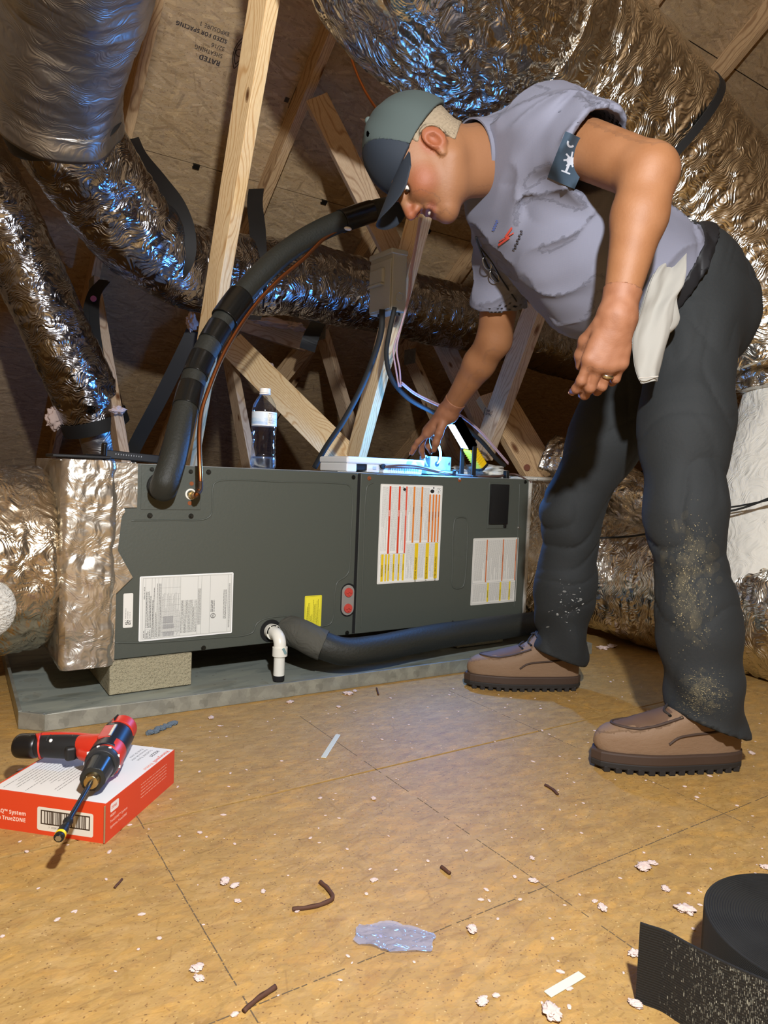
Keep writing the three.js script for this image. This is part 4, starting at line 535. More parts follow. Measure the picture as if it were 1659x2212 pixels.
  const headG = tint(isoMesh(headF, bb[0], bb[1], 0.0042), (x, y, z) => { const [f, u, s] = hl(x, y, z); const red = Math.max(sstep(0.05, 0.015, Math.hypot(f - 0.07, u + 0.02, Math.abs(s) - 0.05)), sstep(0.04, 0.02, Math.hypot(f + 0.006, u, Math.abs(s) - 0.085)), sstep(0.03, 0.015, Math.hypot(f - 0.125, u + 0.03, s))) * 0.5; const lip = sstep(0.02, 0.008, Math.hypot(f - 0.106, (u + 0.064) * 1.2)) * 0.5; const st = sstep(-0.02, -0.05, u) * sstep(0.02, 0.06, f) * (0.5 + 0.5 * noise(x * 300, y * 300, z * 300)) * 0.15; return [base[0] - lip * 22 - st * 60, base[1] - red * 34 - lip * 44 - st * 50, base[2] - red * 30 - lip * 26 - st * 30]; });
  // hands: palm and five fingers in the hand's own axes (D along, A across towards the little finger, B out of the back)
  function hand(w, D, A, B, curls, thumb, fore) {
    const at3 = (d, a, b) => add3(add3(add3(w, D, d), A, a), B, b), list = [];
    const palm = [cap(at3(0, -0.012, 0), at3(0.088, -0.03, 0.0), 0.021, 0.0165), cap(at3(0, 0.0, 0.001), at3(0.094, -0.009, 0.003), 0.021, 0.016), cap(at3(0, 0.008, 0), at3(0.09, 0.012, 0.002), 0.021, 0.0155), cap(at3(0.005, 0.014, 0), at3(0.08, 0.032, -0.001), 0.019, 0.014), fore, cap(w, at3(0.03, 0, 0), 0.031, 0.022)];
    let d0 = join(palm, 0.02); const fingers = []; const tips = [];
    const roots = [[0.088, -0.031], [0.094, -0.0095], [0.09, 0.0125], [0.08, 0.033]], lens = [[0.044, 0.026, 0.021], [0.049, 0.03, 0.022], [0.046, 0.028, 0.022], [0.036, 0.021, 0.019]], rad = [0.0102, 0.0104, 0.0098, 0.0088];
    roots.forEach(([d, a], i) => { let p = at3(d, a, 0.002), ang = 0; const sp = curls[i][3] || 0, caps = [cap(at3(d - 0.03, a * 0.9, 0), p, 0.0125, rad[i] + 0.0015)]; for (let k = 0; k < 3; k++) { ang += curls[i][k]; const dir = unit3(add3(add3(D.map((v) => v * Math.cos(ang)), B, -Math.sin(ang)), A, sp)); const q = add3(p, dir, lens[i][k]); caps.push(cap(p, q, rad[i] * (1 - 0.06 * k) * 1.06, rad[i] * (0.95 - 0.09 * k))); p = q; if (k === 0 && i === 2) tips.ring = { p: mix3(at3(d, a, 0.002), q, 0.42), dir }; if (k === 2) tips.push({ p, dir, B, i }); } fingers.push(join(caps, 0.006)); });
    { let p = at3(0.018, -0.026, -0.006); const caps = []; for (const [dd, aa, b2, l, r0, r1] of thumb) { const dir = unit3(add3(add3(D.map((v) => v * dd), A, aa), B, b2)), q = add3(p, dir, l); caps.push(cap(p, q, r0, r1)); p = q; } fingers.push(join(caps, 0.01)); tips.push({ p }); }
    const f = (x, y, z) => { let d = d0(x, y, z); for (const q of fingers) d = smin(d, q(x, y, z), 0.007); return d; };
    return { f, tips, pts: [w, ...tips.map((t) => t.p), at3(0.09, 0, 0)] };
  }
  const DL = unit3(sub3([1.0889,0.8497,1.0156], J.wrL)), AL = unit3(add3(R3, DL, -dot3(R3, DL))), BL = cross3(DL, AL), BLc = dot3(BL, C3) > 0 ? BL : BL.map((v) => -v);
  const hL = hand(J.wrL, DL, AL, BLc, [[0.35, 0.6, 0.45, -0.02], [0.45, 0.7, 0.5, 0.0], [0.55, 0.75, 0.55, 0.02], [0.62, 0.75, 0.5, 0.05]], [[0.7, -0.3, -0.7, 0.045, 0.017, 0.0125], [0.8, 0.1, -0.6, 0.032, 0.0125, 0.0115], [0.85, 0.3, -0.5, 0.024, 0.0112, 0.009]], cap(mix3(J.elL, J.wrL, 0.3), mix3(J.wrL, J.elL, 0.02), 0.051, 0.0325));
  const DR = unit3(sub3([1.3703,0.7424,0.0087], J.wrR)), UPn = unit3([-0.35, 0.8, 0.3]), ARr = unit3(cross3(DR, UPn)), BR = unit3(add3(UPn, DR, -dot3(UPn, DR))), sgn = dot3(ARr, C3) > 0 ? -1 : 1;
  const hR = hand(J.wrR, DR, ARr.map((v) => v * sgn), BR, [[0.0, 0.22, 0.15, -0.12], [0.35, 0.35, 0.3, 0], [0.5, 0.4, 0.3, 0.05], [0.45, 0.4, 0.3, 0.25]], [[0.55, -0.75, -0.3, 0.045, 0.017, 0.0125], [0.85, -0.3, -0.45, 0.032, 0.0125, 0.0115], [0.9, -0.1, -0.5, 0.026, 0.0112, 0.009]], cap(mix3(J.elR, J.wrR, 0.3), mix3(J.wrR, J.elR, 0.02), 0.047, 0.0315));
  const handG = (h, mid) => { const b = box3([...h.pts, mid.p], 0.05); return tint(isoMesh((x, y, z) => Math.max(h.f(x, y, z), cutAt(x, y, z, mid)), b[0], b[1], 0.0035), (x, y, z) => { const n = noise(x * 60, y * 60, z * 60) * 10; return [base[0] + n, base[1] - 4 + n, base[2] + n]; }); };
  const cutAt = (x, y, z, c) => dot3(sub3([x, y, z], c.p), c.d);
  const cutL = { p: mix3(J.wrL, J.elL, 0.2), d: unit3(sub3(J.elL, J.wrL)) }, cutR = { p: mix3(J.wrR, J.elR, 0.2), d: unit3(sub3(J.elR, J.wrR)) };
  const mL = mix3(J.elL, J.wrL, 0.3), mR = mix3(J.elR, J.wrR, 0.3);
  const armsF = join([cap(J.shL, J.elL, 0.064, 0.054), cap(J.elL, mL, 0.054, 0.052), cap(mL, mix3(J.wrL, J.elL, 0.02), 0.0515, 0.0295), cap(J.shR, J.elR, 0.06, 0.05), cap(J.elR, mR, 0.049, 0.047), cap(mR, mix3(J.wrR, J.elR, 0.02), 0.0475, 0.0285)], 0.02);
  const trunkF = join([cap(J.neck, J.chest, 0.07, 0.12), cap(J.chest, J.pelvis, 0.12, 0.11), cap(J.hipL, J.knL, 0.08, 0.05), cap(J.knL, add3(J.anL, [0, 0.07, 0]), 0.05, 0.04), cap(J.hipR, J.knR, 0.08, 0.05), cap(J.knR, add3(J.anR, [0, 0.07, 0]), 0.05, 0.04), cap(J.shL, J.shR, 0.06, 0.06)], 0.05);
  bb = box3(Object.values(J), 0.1);
  const bodyG = tint(isoMesh((x, y, z) => { const d = smin(armsF(x, y, z), trunkF(x, y, z), 0.03); return Math.max(d, -cutAt(x, y, z, { p: add3(cutL.p, cutL.d, -0.03), d: cutL.d }) - (len3(sub3([x, y, z], J.wrL)) > 0.3 ? 9 : 0), -cutAt(x, y, z, { p: add3(cutR.p, cutR.d, -0.03), d: cutR.d }) - (len3(sub3([x, y, z], J.wrR)) > 0.3 ? 9 : 0), 0.02 - len3(sub3([x, y, z], HC))); }, bb[0], bb[1], 0.0095), (x, y, z) => { const n = noise(x * 30, y * 30, z * 30) * 8; return [base[0] + n, base[1] - 2 + n, base[2] - 4 + n]; });
  const prep = (g) => { const q = g.toNonIndexed(); return q; };
  part('body', mergeGeometries([headG, handG(hL, cutL), handG(hR, cutR), bodyG].map(prep)), skin, person, 'ruddy skin of face, arms and hands');
  // fingernails, eyes, ring, hair
  for (const [h, nm] of [[hL, 0], [hR, 1]]) for (const t of h.tips) if (t.dir) { const n = unit3(add3(t.B, t.dir, -dot3(t.B, t.dir) + 0.3)); part('fingernail', new THREE.SphereGeometry(0.0055, 10, 8).scale(1, 1.25, 0.35).applyQuaternion(new THREE.Quaternion().setFromUnitVectors(new THREE.Vector3(0, 0, 1), V(n))).translate(...add3(add3(t.p, n, 0.0062), t.dir, 0.001)), flat(0xb08468, 0.4), person); }
  for (const s of [-1, 1]) { const e = part('eye', new THREE.SphereGeometry(0.0105, 16, 12).translate(...toWorld(0.0915, 0.006, s * 0.032)), flat(0xd8d0c8, 0.25), person); part('iris', new THREE.SphereGeometry(0.0052, 12, 8).translate(...toWorld(0.0985, 0.003, s * 0.0325)), flat(0x2a221c, 0.2), e); part('eyelid', sweep([toWorld(0.088, 0.012, s * 0.018), toWorld(0.1005, 0.011, s * 0.028), toWorld(0.098, 0.011, s * 0.038), toWorld(0.086, 0.008, s * 0.046)], 0.0032, { nl: 12, nr: 8 }), flat(0xb07a58, 0.5), person); part('eyebrow', sweep([toWorld(0.108, 0.027, s * 0.012), toWorld(0.109, 0.031, s * 0.028), toWorld(0.1, 0.029, s * 0.044)], 0.004, { nl: 10, nr: 8 }), flat(0x6b5540, 0.9), person); }
  part('teeth', sweep([toWorld(0.099, -0.062, -0.017), toWorld(0.107, -0.0615, 0), toWorld(0.099, -0.062, 0.017)], 0.0036, { nl: 10, nr: 8 }), flat(0xe6e0d4, 0.3), person);
  { const r = hL.tips.ring; const g = new THREE.TorusGeometry(0.0122, 0.0024, 10, 28).scale(1, 1, 1.7); g.applyQuaternion(new THREE.Quaternion().setFromUnitVectors(new THREE.Vector3(0, 0, 1), V(r.dir))).translate(...r.p); part('ring', g, std({ color: 0xd6d2c6, metalness: 1, roughness: 0.2 }), person); }
  bb = box3([HC], 0.15); const rnd = noise;
  part('hair', isoMesh((x, y, z) => { const [f, u, s] = hl(x, y, z); return Math.max(headLocal(f, u, s) - 0.0035 - 0.0016 * rnd(f * 300, u * 140, s * 300), u - 0.045, f + 0.004 + sstep(0.02, -0.03, u) * 0.03 - sstep(0.0, 0.03, u) * 0.02, -0.05 - u - f * 0.25, 0.03 - Math.hypot(f + 0.0, u + 0.0, (Math.abs(s) - 0.085) * 0.8)); }, bb[0], bb[1], 0.0042), flat(0x8b7c66, 0.85), person, 'short greying hair under the cap');
  // cap
  const crown = ell([-0.008, 0.05, 0], I3, [0.117, 0.118, 0.097]), inner = ell([-0.008, 0.048, 0], I3, [0.108, 0.104, 0.088]);
  const capF = (f, u, s) => smax(smax(crown(f, u, s) + 0.0015 * Math.min(1, Math.hypot(s, f + 0.01) / 0.06) * Math.sin(Math.atan2(s, f + 0.01) * 6), -(inner(f, u, s)), 0.004), 0.038 - 0.06 * Math.max(0, -f) - u, 0.004);
  part('cap_crown', isoMesh((x, y, z) => { const [f, u, s] = hl(x, y, z); return Math.max(capF(f, u, s), f - 0.035 - 0.25 * (u - 0.05)); }, bb[0], bb[1], 0.0042), flat(0x414c4a, 0.85), person, 'grey-green back of the cap');
  part('cap_front', isoMesh((x, y, z) => { const [f, u, s] = hl(x, y, z); return Math.max(capF(f, u, s) - 0.0012, -(f - 0.0335 - 0.25 * (u - 0.05))); }, bb[0], bb[1], 0.0042), flat(0x1c2530, 0.8), person, 'navy front panel of the cap');
  { const pos = [], idx = [], n = 24, m = 10; for (const dn of [0, 1]) for (let j = 0; j <= m; j++) for (let i = 0; i <= n; i++) { const s = (i / n - 0.5) * 2, e = Math.sqrt(Math.max(0, 1 - s * s * 0.98)), f0 = 0.004 + 0.098 * Math.sqrt(Math.max(0, 1 - s * s * 0.8)), f1 = f0 + 0.004 + 0.088 * Math.pow(e, 0.7), f = f0 + (f1 - f0) * j / m, u = 0.045 - 0.014 * s * s - (f - f0) * (0.14 + 0.55 * s * s) - dn * 0.003; pos.push(...toWorld(f, u, s * 0.092)); }
    const w = n + 1, q = w * (m + 1); for (let j = 0; j < m; j++) for (let i = 0; i < n; i++) { const a = j * w + i; idx.push(a, a + w, a + 1, a + 1, a + w, a + w + 1, q + a, q + a + 1, q + a + w, q + a + 1, q + a + w + 1, q + a + w); } for (let i = 0; i < n; i++) { const a = m * w + i; idx.push(a, q + a, a + 1, a + 1, q + a, q + a + 1); }
    const g = new THREE.BufferGeometry(); g.setAttribute('position', new THREE.Float32BufferAttribute(pos, 3)); g.setIndex(idx); g.computeVertexNormals(); part('cap_bill', g, flat(0x1a222c, 0.8), person, 'navy bill'); part('cap_button', new THREE.SphereGeometry(0.009, 14, 10).translate(...toWorld(-0.008, 0.1685, 0)), flat(0x55625f, 0.8), person); }
  // shirt
  const TP = (x, y, z) => dot3(sub3([x, y, z], J.pelvis), T), TL = len3(sub3(J.neck, J.pelvis)), waist = 0.1;
  const fr = [T, Wd, bel];
  const at4 = (t, w, b) => add3(add3(add3(J.pelvis, T, t), Wd, w), bel, b);
  const slL = unit3(sub3(J.elL, J.shL)), slR = unit3(sub3(J.elR, J.shR)), endL = add3(J.shL, slL, 0.175), endR = add3(J.shR, slR, 0.165);
  const torso = join([ell(at4(TL * 0.72, 0, 0.01), fr, [0.2, 0.215, 0.15]), ell(at4(TL * 0.42, -0.005, 0.075), fr, [0.23, 0.19, 0.185]), ell(at4(0.1, -0.005, 0.05), fr, [0.17, 0.185, 0.165]), cap(J.shL, J.shR, 0.082, 0.08), cap(at4(TL * 0.9, 0.02, -0.02), add3(J.neck, unit3(sub3(HC, J.neck)), 0.04), 0.1, 0.079)], 0.07);
  const sleeveL = cap(J.shL, add3(endL, slL, 0.03), 0.096, 0.092), sleeveR = cap(J.shR, add3(endR, slR, 0.03), 0.082, 0.088);
  const folds = (x, y, z) => { const t = dot3([x, y, z], T), w = dot3([x, y, z], Wd), b = dot3([x, y, z], bel), n1 = noise(x * 5 + 3, y * 5, z * 5), pt = sub3([x, y, z], J.shL), rd = len3(pt), rad = sstep(0.42, 0.1, rd) * sstep(0.0, 0.06, dot3(pt, bel)) * Math.pow(Math.abs(Math.sin(Math.atan2(dot3(pt, bel) + 0.03, -dot3(pt, T)) * 7 + n1 * 3)), 2); return 0.006 * n1 + 0.012 * Math.pow(1 - Math.abs(noise(t * 9 + w * 4, w * 5 + b * 7, b * 3 + 2)), 4) + 0.011 * rad - 0.006 * Math.pow(1 - Math.abs(noise((t * 0.8 + b * 0.6) * 6 + n1 * 1.2, (t - b) * 2.0, w * 2.4 + 5)), 5) + 0.0025 * noise(x * 16, y * 16, z * 16); };
  const shirtF = (x, y, z) => { let d = torso(x, y, z); d = smin(d, smax(sleeveL(x, y, z), cutAt(x, y, z, { p: endL, d: slL }), 0.012), 0.05); d = smin(d, smax(sleeveR(x, y, z), cutAt(x, y, z, { p: endR, d: slR }), 0.012), 0.05); return d - folds(x, y, z) + 0.006; };
  const collarCut = (x, y, z) => cutAt(x, y, z, { p: add3(J.neck, unit3(sub3(HC, J.neck)), 0.052), d: unit3(sub3(HC, J.neck)) });
  const hollow = (x, y, z) => Math.min(smin(cap(add3(J.shL, slL, 0.04), add3(endL, slL, 0.1), 0.085, 0.088)(x, y, z), 9, 0.01), cap(add3(J.shR, slR, 0.1), add3(endR, slR, 0.1), 0.07, 0.076)(x, y, z));
  bb = box3([J.neck, J.shL, J.shR, J.pelvis, J.chest, endL, endR], 0.26);
  const shirtMat = flat(0x717280, 0.86, { bumpMap: dtex(256, (u, v) => Math.sin(u * 64 * Math.PI * 2) + Math.sin(v * 64 * Math.PI * 2), [8, 8]), bumpScale: 0.0003 });
  const capL = cap(add3(J.shL, slL, 0.05), add3(endL, slL, 0.1), 0.078, 0.08), capR = cap(add3(J.shR, slR, 0.11), add3(endR, slR, 0.1), 0.068, 0.078);
  part('shirt', isoMesh((x, y, z) => smax(smax(smax(smax(shirtF(x, y, z), waist - 0.02 + 0.012 * noise(x * 9, y * 9, z * 9) - TP(x, y, z), 0.015), collarCut(x, y, z), 0.008), -capL(x, y, z), 0.006), -capR(x, y, z), 0.006), bb[0], bb[1], 0.0078), shirtMat, person, 'grey short sleeved work shirt');
  { // collar, sleeve patch, chest logo
    const ax = unit3(sub3(HC, J.neck)), c = add3(J.neck, ax, 0.04), a1 = unit3(add3(Wd, ax, -dot3(Wd, ax))), a2 = cross3(ax, a1), pts = [], side = []; for (let i = 0; i <= 36; i++) { const a = i / 36 * Math.PI * 2; pts.push(add3(add3(c, a1, Math.cos(a) * 0.082), a2, Math.sin(a) * 0.08)); side.push(ax); } part('collar', ribbon(pts, side, 0.042, 0.004), shirtMat, person);
    const patch = ctex(256, 384, (k, W, Hh) => { k.fillStyle = '#2a3b4a'; k.fillRect(0, 0, W, Hh); k.fillStyle = '#aab0ba'; k.beginPath(); k.ellipse(130, 190, 36, 30, 0.4, 0, 7); k.fill(); for (let i = 0; i < 7; i++) { k.save(); k.translate(130, 180); k.rotate(i * 0.9); k.fillRect(0, -7, 62, 14); k.restore(); } k.fillRect(120, 190, 20, 90); k.fillRect(90, 280, 80, 12); k.lineWidth = 16; k.strokeStyle = '#aab0ba'; k.beginPath(); k.arc(78, 66, 26, 0.3, 3.4); k.stroke(); }, { clamp: true });
    const px = unit3(add3(R3, U3, -0.42)), py = unit3(add3(U3, R3, 0.42)); part('sleeve_patch', pressed(shirtF, [1.0268,1.2516,0.9607], px, py, 0.064, 0.104, unit3(sub3([1.5191,1.5441,0.4985], [0.7499,1.087,1.2206])), 0.0025), std({ map: patch, roughness: 0.85 }), person, 'dark blue flag patch with pale tree and crescent');
    const logo = ctex(256, 256, (k, W, Hh) => { k.fillStyle = '#000'; k.fillRect(0, 0, W, Hh); k.strokeStyle = '#fff'; k.lineWidth = 26; k.beginPath(); k.moveTo(150, 20); k.lineTo(120, 120); k.lineTo(160, 130); k.lineTo(70, 240); k.stroke(); k.lineWidth = 12; k.beginPath(); k.moveTo(60, 200); k.lineTo(200, 60); k.stroke(); }, { color: false, clamp: true });
    part('chest_logo', pressed(shirtF, [1.0552,1.1649,0.7571], px, py, 0.045, 0.06, unit3(sub3([1.3671,1.3202,0.4129], [0.6739,0.9751,1.1778])), 0.003), std({ color: 0xb8402f, roughness: 0.8, alphaMap: logo, transparent: true }), person, 'small red embroidered logo');
    const bar = ctex(64, 256, (k, W, Hh) => { k.fillStyle = '#000'; k.fillRect(0, 0, W, Hh); k.fillStyle = '#fff'; for (let i = 0; i < 9; i++) k.fillRect(12 + (i % 2) * 10, 10 + i * 27, 30, 15); }, { color: false, clamp: true }); part('chest_text', pressed(shirtF, [1.0766,1.1578,0.7717], px, py, 0.013, 0.056, unit3(sub3([1.3948,1.311,0.4317], [0.6878,0.9705,1.1873])), 0.003), std({ color: 0x3a3a44, roughness: 0.8, alphaMap: bar, transparent: true }), person); part('chest_text', pressed(shirtF, [1.0345,1.1885,0.742], px, py, 0.012, 0.03, unit3(sub3([1.3405,1.3507,0.3933], [0.6606,0.9903,1.1681])), 0.003), std({ color: 0x3c54a0, roughness: 0.8, alphaMap: bar, transparent: true }), person);
  }
  person.userData.fields = undefined;
  // trousers and belt
  const legD = (j) => unit3(sub3(j[1], j[0]));
  const seat = join([ell(at4(0.03, 0, -0.005), fr, [0.13, 0.185, 0.155]), ell(add3(mix3(J.hipL, J.hipR, 0.5), [0.07, 0.06, 0.03]), I3, [0.14, 0.17, 0.16])], 0.06);
  const legs = join([cap(add3(J.hipL, [0.02, 0.02, 0]), mix3(J.hipL, J.knL, 0.55), 0.118, 0.1), cap(mix3(J.hipL, J.knL, 0.5), J.knL, 0.102, 0.087), cap(J.knL, mix3(J.knL, J.anL, 0.55), 0.087, 0.083), cap(mix3(J.knL, J.anL, 0.5), add3(J.anL, [0, -0.06, 0]), 0.084, 0.088)], 0.05), legs2 = join([cap(add3(J.hipR, [0.02, 0.02, 0]), mix3(J.hipR, J.knR, 0.55), 0.118, 0.1), cap(mix3(J.hipR, J.knR, 0.5), J.knR, 0.102, 0.087), cap(J.knR, mix3(J.knR, J.anR, 0.55), 0.087, 0.083), cap(mix3(J.knR, J.anR, 0.5), add3(J.anR, [0, -0.06, 0]), 0.084, 0.088)], 0.05);
  const tf = (x, y, z) => {                       // cloth: soft lumps, bunched rolls at the hem, diagonal drags and narrow creases
    const low = sstep(0.36, 0.1, y), kn = sstep(0.2, 0.03, Math.abs(y - 0.55)), q = x * 0.836 + z * 0.547, warp = noise(x * 5, y * 5, z * 5), n1 = noise((y * 0.9 + q * 0.75) * 6 + warp * 0.9, (y * 0.6 - q * 0.8) * 1.8, z * 2), n2 = noise((y * 1.0 - q * 0.5) * 7 + 9 + warp, (y * 0.5 + q) * 2.2, x * 2 + 4), n3 = noise(q * 7 + warp * 0.8, y * 1.3, z * 3 + 8);
    return 0.005 * noise(x * 6, y * 5, z * 6 + 3) + low * 0.006 * Math.sin(y * 62 + q * 14 + warp * 5) + (0.002 + kn * 0.003 + low * 0.003) * (1 - 2 * Math.abs(n1)) - (0.0035 + kn * 0.006 + low * 0.007) * Math.pow(1 - Math.abs(n2), 7) - 0.004 * Math.pow(1 - Math.abs(n3), 8) + 0.0015 * noise(x * 16, y * 16, z * 16);
  };
  const trF = (x, y, z) => { const a = legs(x, y, z), b = legs2(x, y, z), s = seat(x, y, z); return smin(smin(a, s, 0.06), smin(b, s, 0.06), 0.012) - tf(x, y, z) + 0.004; };
  bb = box3([J.hipL, J.hipR, J.knL, J.knR, J.anL, J.anR, J.pelvis], 0.24); bb[0][1] = 0.03;
  const hemCut = (x, y, z) => { const a = z > 0.78 ? J.anL : J.anR, q = -(x - a[0]) * 0.87 - (z - a[2]) * 0.5; return 0.1 + 0.32 * q - y; };
  part('trousers', isoMesh((x, y, z) => smax(smax(trF(x, y, z), TP(x, y, z) - waist - 0.004, 0.01), hemCut(x, y, z), 0.006), bb[0], bb[1], 0.0078), flat(0x1d2021, 0.82, { bumpMap: bumpRough, bumpScale: 0.0004 }), person, 'dark grey work trousers with dusty lower legs');
  const waistF = (x, y, z) => smin(torso(x, y, z), seat(x, y, z), 0.05); bb = box3([at4(0.08, 0.2, 0.2), at4(0.08, -0.2, -0.2), at4(0.08, 0.2, -0.2), at4(0.08, -0.2, 0.2)], 0.05);
  part('belt', isoMesh((x, y, z) => Math.max(Math.min(trF(x, y, z), shirtF(x, y, z)) - 0.005, Math.abs(TP(x, y, z) - waist + 0.02) - 0.019), bb[0], bb[1], 0.008), flat(0x15161a, 0.6), person, 'black belt');
  { const lp = pressed(trF, [1.5215,1.2653,0.9019], R3, U3, 0.014, 0.06, unit3(sub3([1.815,1.3863,0.7036], [0.8979,1.0082,1.3232])), 0.009, 3, 8); part('belt_loop', lp, flat(0x1d2021, 0.85), person); }
  const speck = (seed, n, big, dense) => ctex(512, 1024, (k, W, Hh) => { const r = rng(seed); k.fillStyle = '#000'; k.fillRect(0, 0, W, Hh); for (let i = 0; i < n; i++) { const gx = (r() + r() + r()) / 3, gy = (r() + r() + r()) / 3; const v = 90 + r() * 165; k.fillStyle = `rgba(${v | 0},${v | 0},${v | 0},${0.25 + r() * 0.6})`; k.beginPath(); k.ellipse(gx * W, gy * Hh, 1 + r() * r() * big, 1 + r() * r() * big * 0.7, r() * 3, 0, 7); k.fill(); } for (let i = 0; i < dense; i++) { const gx = (r() + r() + r()) / 3, gy = (r() + r() + r()) / 3; k.fillStyle = 'rgba(255,255,255,0.028)'; k.beginPath(); k.ellipse(gx * W, gy * Hh, 8 + r() * 38, 8 + r() * 46, r() * 3, 0, 7); k.fill(); } }, { color: false, clamp: true });
  const toC = C3.map((v) => -v), sm = (c, seed, n, b, d) => std({ color: c, roughness: 0.95, alphaMap: speck(seed, n, b, d), transparent: true });
  part('dust_stain', pressed(trF, [1.3074,0.4292,1.0909], R3, U3, 0.15, 0.42, unit3(sub3([1.8107,0.353,0.7678], [0.8957,0.4915,1.3553])), 0.003, 30, 80), sm(0xa89a76, 5, 620, 7, 110), person, 'tan dust smeared on the near knee'); part('dust_stain', pressed(trF, [1.3283,0.2003,1.1195], R3, U3, 0.14, 0.14, unit3(sub3([1.8394,0.0373,0.8072], [0.91,0.3336,1.375])), 0.003, 30, 30), sm(0xb6a67c, 6, 800, 9, 60), person, 'tan dust caked near the hem');
  part('paint_specks', pressed(trF, [1.4377,0.3033,0.6452], R3, U3, 0.15, 0.2, unit3(sub3([1.5144,0.2861,0.5769], [0.7475,0.4581,1.2599])), 0.003, 30, 40), sm(0xcfd0cc, 8, 60, 26, 0), person, 'white specks on the far trouser leg');
  // boots
  const upperMat = flat(0x7a6048, 0.72, { bumpMap: bumpRough, bumpScale: 0.0006 }), soleMat = flat(0x1e1a17, 0.75), trimMat = flat(0x3c2b20, 0.7), lace = flat(0x2a221c, 0.8);
  function boot(heel, toe, mirror, label) {
    const g = new THREE.Group(); g.name = 'boot'; g.userData.label = label; const d = [toe[0] - heel[0], toe[1] - heel[1]], L = Math.hypot(...d); g.position.set(heel[0], 0, heel[1]); g.rotation.y = Math.atan2(-d[1], d[0]); person.add(g);
    const half = (x) => { const t = clamp(x / L, 0, 1); return 0.002 + 0.053 * Math.pow(Math.sin(Math.PI * Math.pow(clamp(t, 0.0001, 0.9999), 0.8)), 0.42) * (0.78 + 0.24 * sstep(0.3, 0.72, t)); };
    const outl = []; for (let i = 0; i <= 28; i++) outl.push([i / 28 * L, half(i / 28 * L)]); const pts = [...outl.map(([x, y]) => new THREE.Vector2(x, y)), ...outl.slice(1, -1).reverse().map(([x, y]) => new THREE.Vector2(x, -y))];
    const ex = (h, y, b) => { const q = new THREE.ExtrudeGeometry(new THREE.Shape(pts), { depth: h, bevelEnabled: true, bevelSize: b, bevelThickness: b, bevelSegments: 2 }); q.rotateX(-Math.PI / 2); q.translate(0, y, 0); return q; };
    part('midsole', ex(0.016, 0.024, 0.004), trimMat, g); part('outsole', ex(0.008, 0.012, 0.004), soleMat, g); const lug = []; for (let i = 1; i < 15; i++) { const x = i / 15 * L; for (const s of [-1, 1]) lug.push(boxAt(L / 15 * 0.62, 0.013, 0.024, [x, 0.0065, s * (half(x) - 0.008)], 0.002)); } part('lugs', merged(lug), soleMat, g);
    const f0 = join([ell([L * 0.78, 0.06, 0], I3, [0.075, 0.042, 0.05]), cap([L * 0.6, 0.07, 0], [L * 0.36, 0.1, 0], 0.045, 0.05), cap([L * 0.2, 0.06, 0], [L * 0.24, 0.14, 0], 0.047, 0.05), ell([L * 0.4, 0.05, 0], I3, [0.12, 0.05, 0.049]), ell([L * 0.15, 0.06, 0], I3, [0.05, 0.05, 0.045])], 0.04);
    const f = (x, y, z) => smax(smax(f0(x, y, z) + 0.0015 * noise(x * 30, y * 30, z * 30), 0.034 - y, 0.004), Math.abs(z) - half(x) + 0.002, 0.01);
    part('upper', isoMesh(f, [-0.03, 0.025, -0.08], [L + 0.03, 0.21, 0.08], 0.006), upperMat, g, 'scuffed brown leather');
    part('toe_plug', isoMesh((x, y, z) => Math.max(f(x, y, z) - 0.0012, Math.hypot((x - L * 0.64) / (L * 0.235), z / 0.0345) - 1, 0.06 - y, L * 0.5 - x), [L * 0.3, 0.05, -0.06], [L + 0.02, 0.2, 0.06], 0.004), flat(0x5c4330, 0.75), g, 'darker leather toe plug'); const onTop = (x, z, lift) => { let y = 0.24; while (f(x, y, z) > lift && y > 0.03) y -= 0.001; return [x, y, z]; };
    const seam = []; for (let i = 0; i <= 16; i++) { const a = (i / 16 - 0.5) * Math.PI; seam.push(onTop(L * 0.64 + Math.cos(a) * L * 0.24, Math.sin(a) * 0.036, 0.001)); } part('moc_seam', sweep([onTop(L * 0.46, -0.036, 0.001), ...seam, onTop(L * 0.46, 0.036, 0.001)], 0.0032, { step: 0.006, nr: 8 }), trimMat, g);
    const sideAt = (x, y, s) => { let z = 0.09; while (f(x, y, s * z) > 0.001 && z > 0) z -= 0.001; return [x, y, s * z]; };
    for (const s of [-1, 1]) part('side_lace', sweep([sideAt(L * 0.1, 0.1, s), sideAt(L * 0.25, 0.092, s), sideAt(L * 0.4, 0.088, s), sideAt(L * 0.5, 0.082, s), sideAt(L * 0.56, 0.068, s)], 0.0028, { step: 0.006, nr: 8 }), s > 0 ? trimMat : trimMat, g);
    for (let k = 0; k < 3; k++) { const x = L * (0.53 - k * 0.075), z = 0.024; part('lace', sweep([onTop(x, -z, 0.001), onTop(x + 0.006, -0.01, 0.003), onTop(x - 0.012, 0.012, 0.004), onTop(x - 0.016, z, 0.001)], 0.0028, { nl: 14, nr: 8 }), lace, g); for (const s of [-1, 1]) { const e = onTop(x - (s > 0 ? 0.016 : 0), s * z, 0); part('eyelet', cylAt(0.0042, 0.0042, 0.003, e, [0.2, 1, s * 0.5], 10), M.screw, g); } }
    part('lace_bow', sweep([onTop(L * 0.4, 0, 0.004), add3(onTop(L * 0.42, 0.022, 0.004), [0, 0.006, 0]), onTop(L * 0.36, 0.036, 0.004), onTop(L * 0.39, 0.01, 0.004), onTop(L * 0.4, -0.02, 0.004), onTop(L * 0.36, -0.034, 0.004)], 0.0028, { nl: 24, nr: 8 }), lace, g);
    return g;
  }
  boot([1.527, 1.095], [1.222, 0.935], 1, 'near brown moc-toe boot'); boot([1.652, 0.518], [1.352, 0.342], -1, 'far brown moc-toe boot');
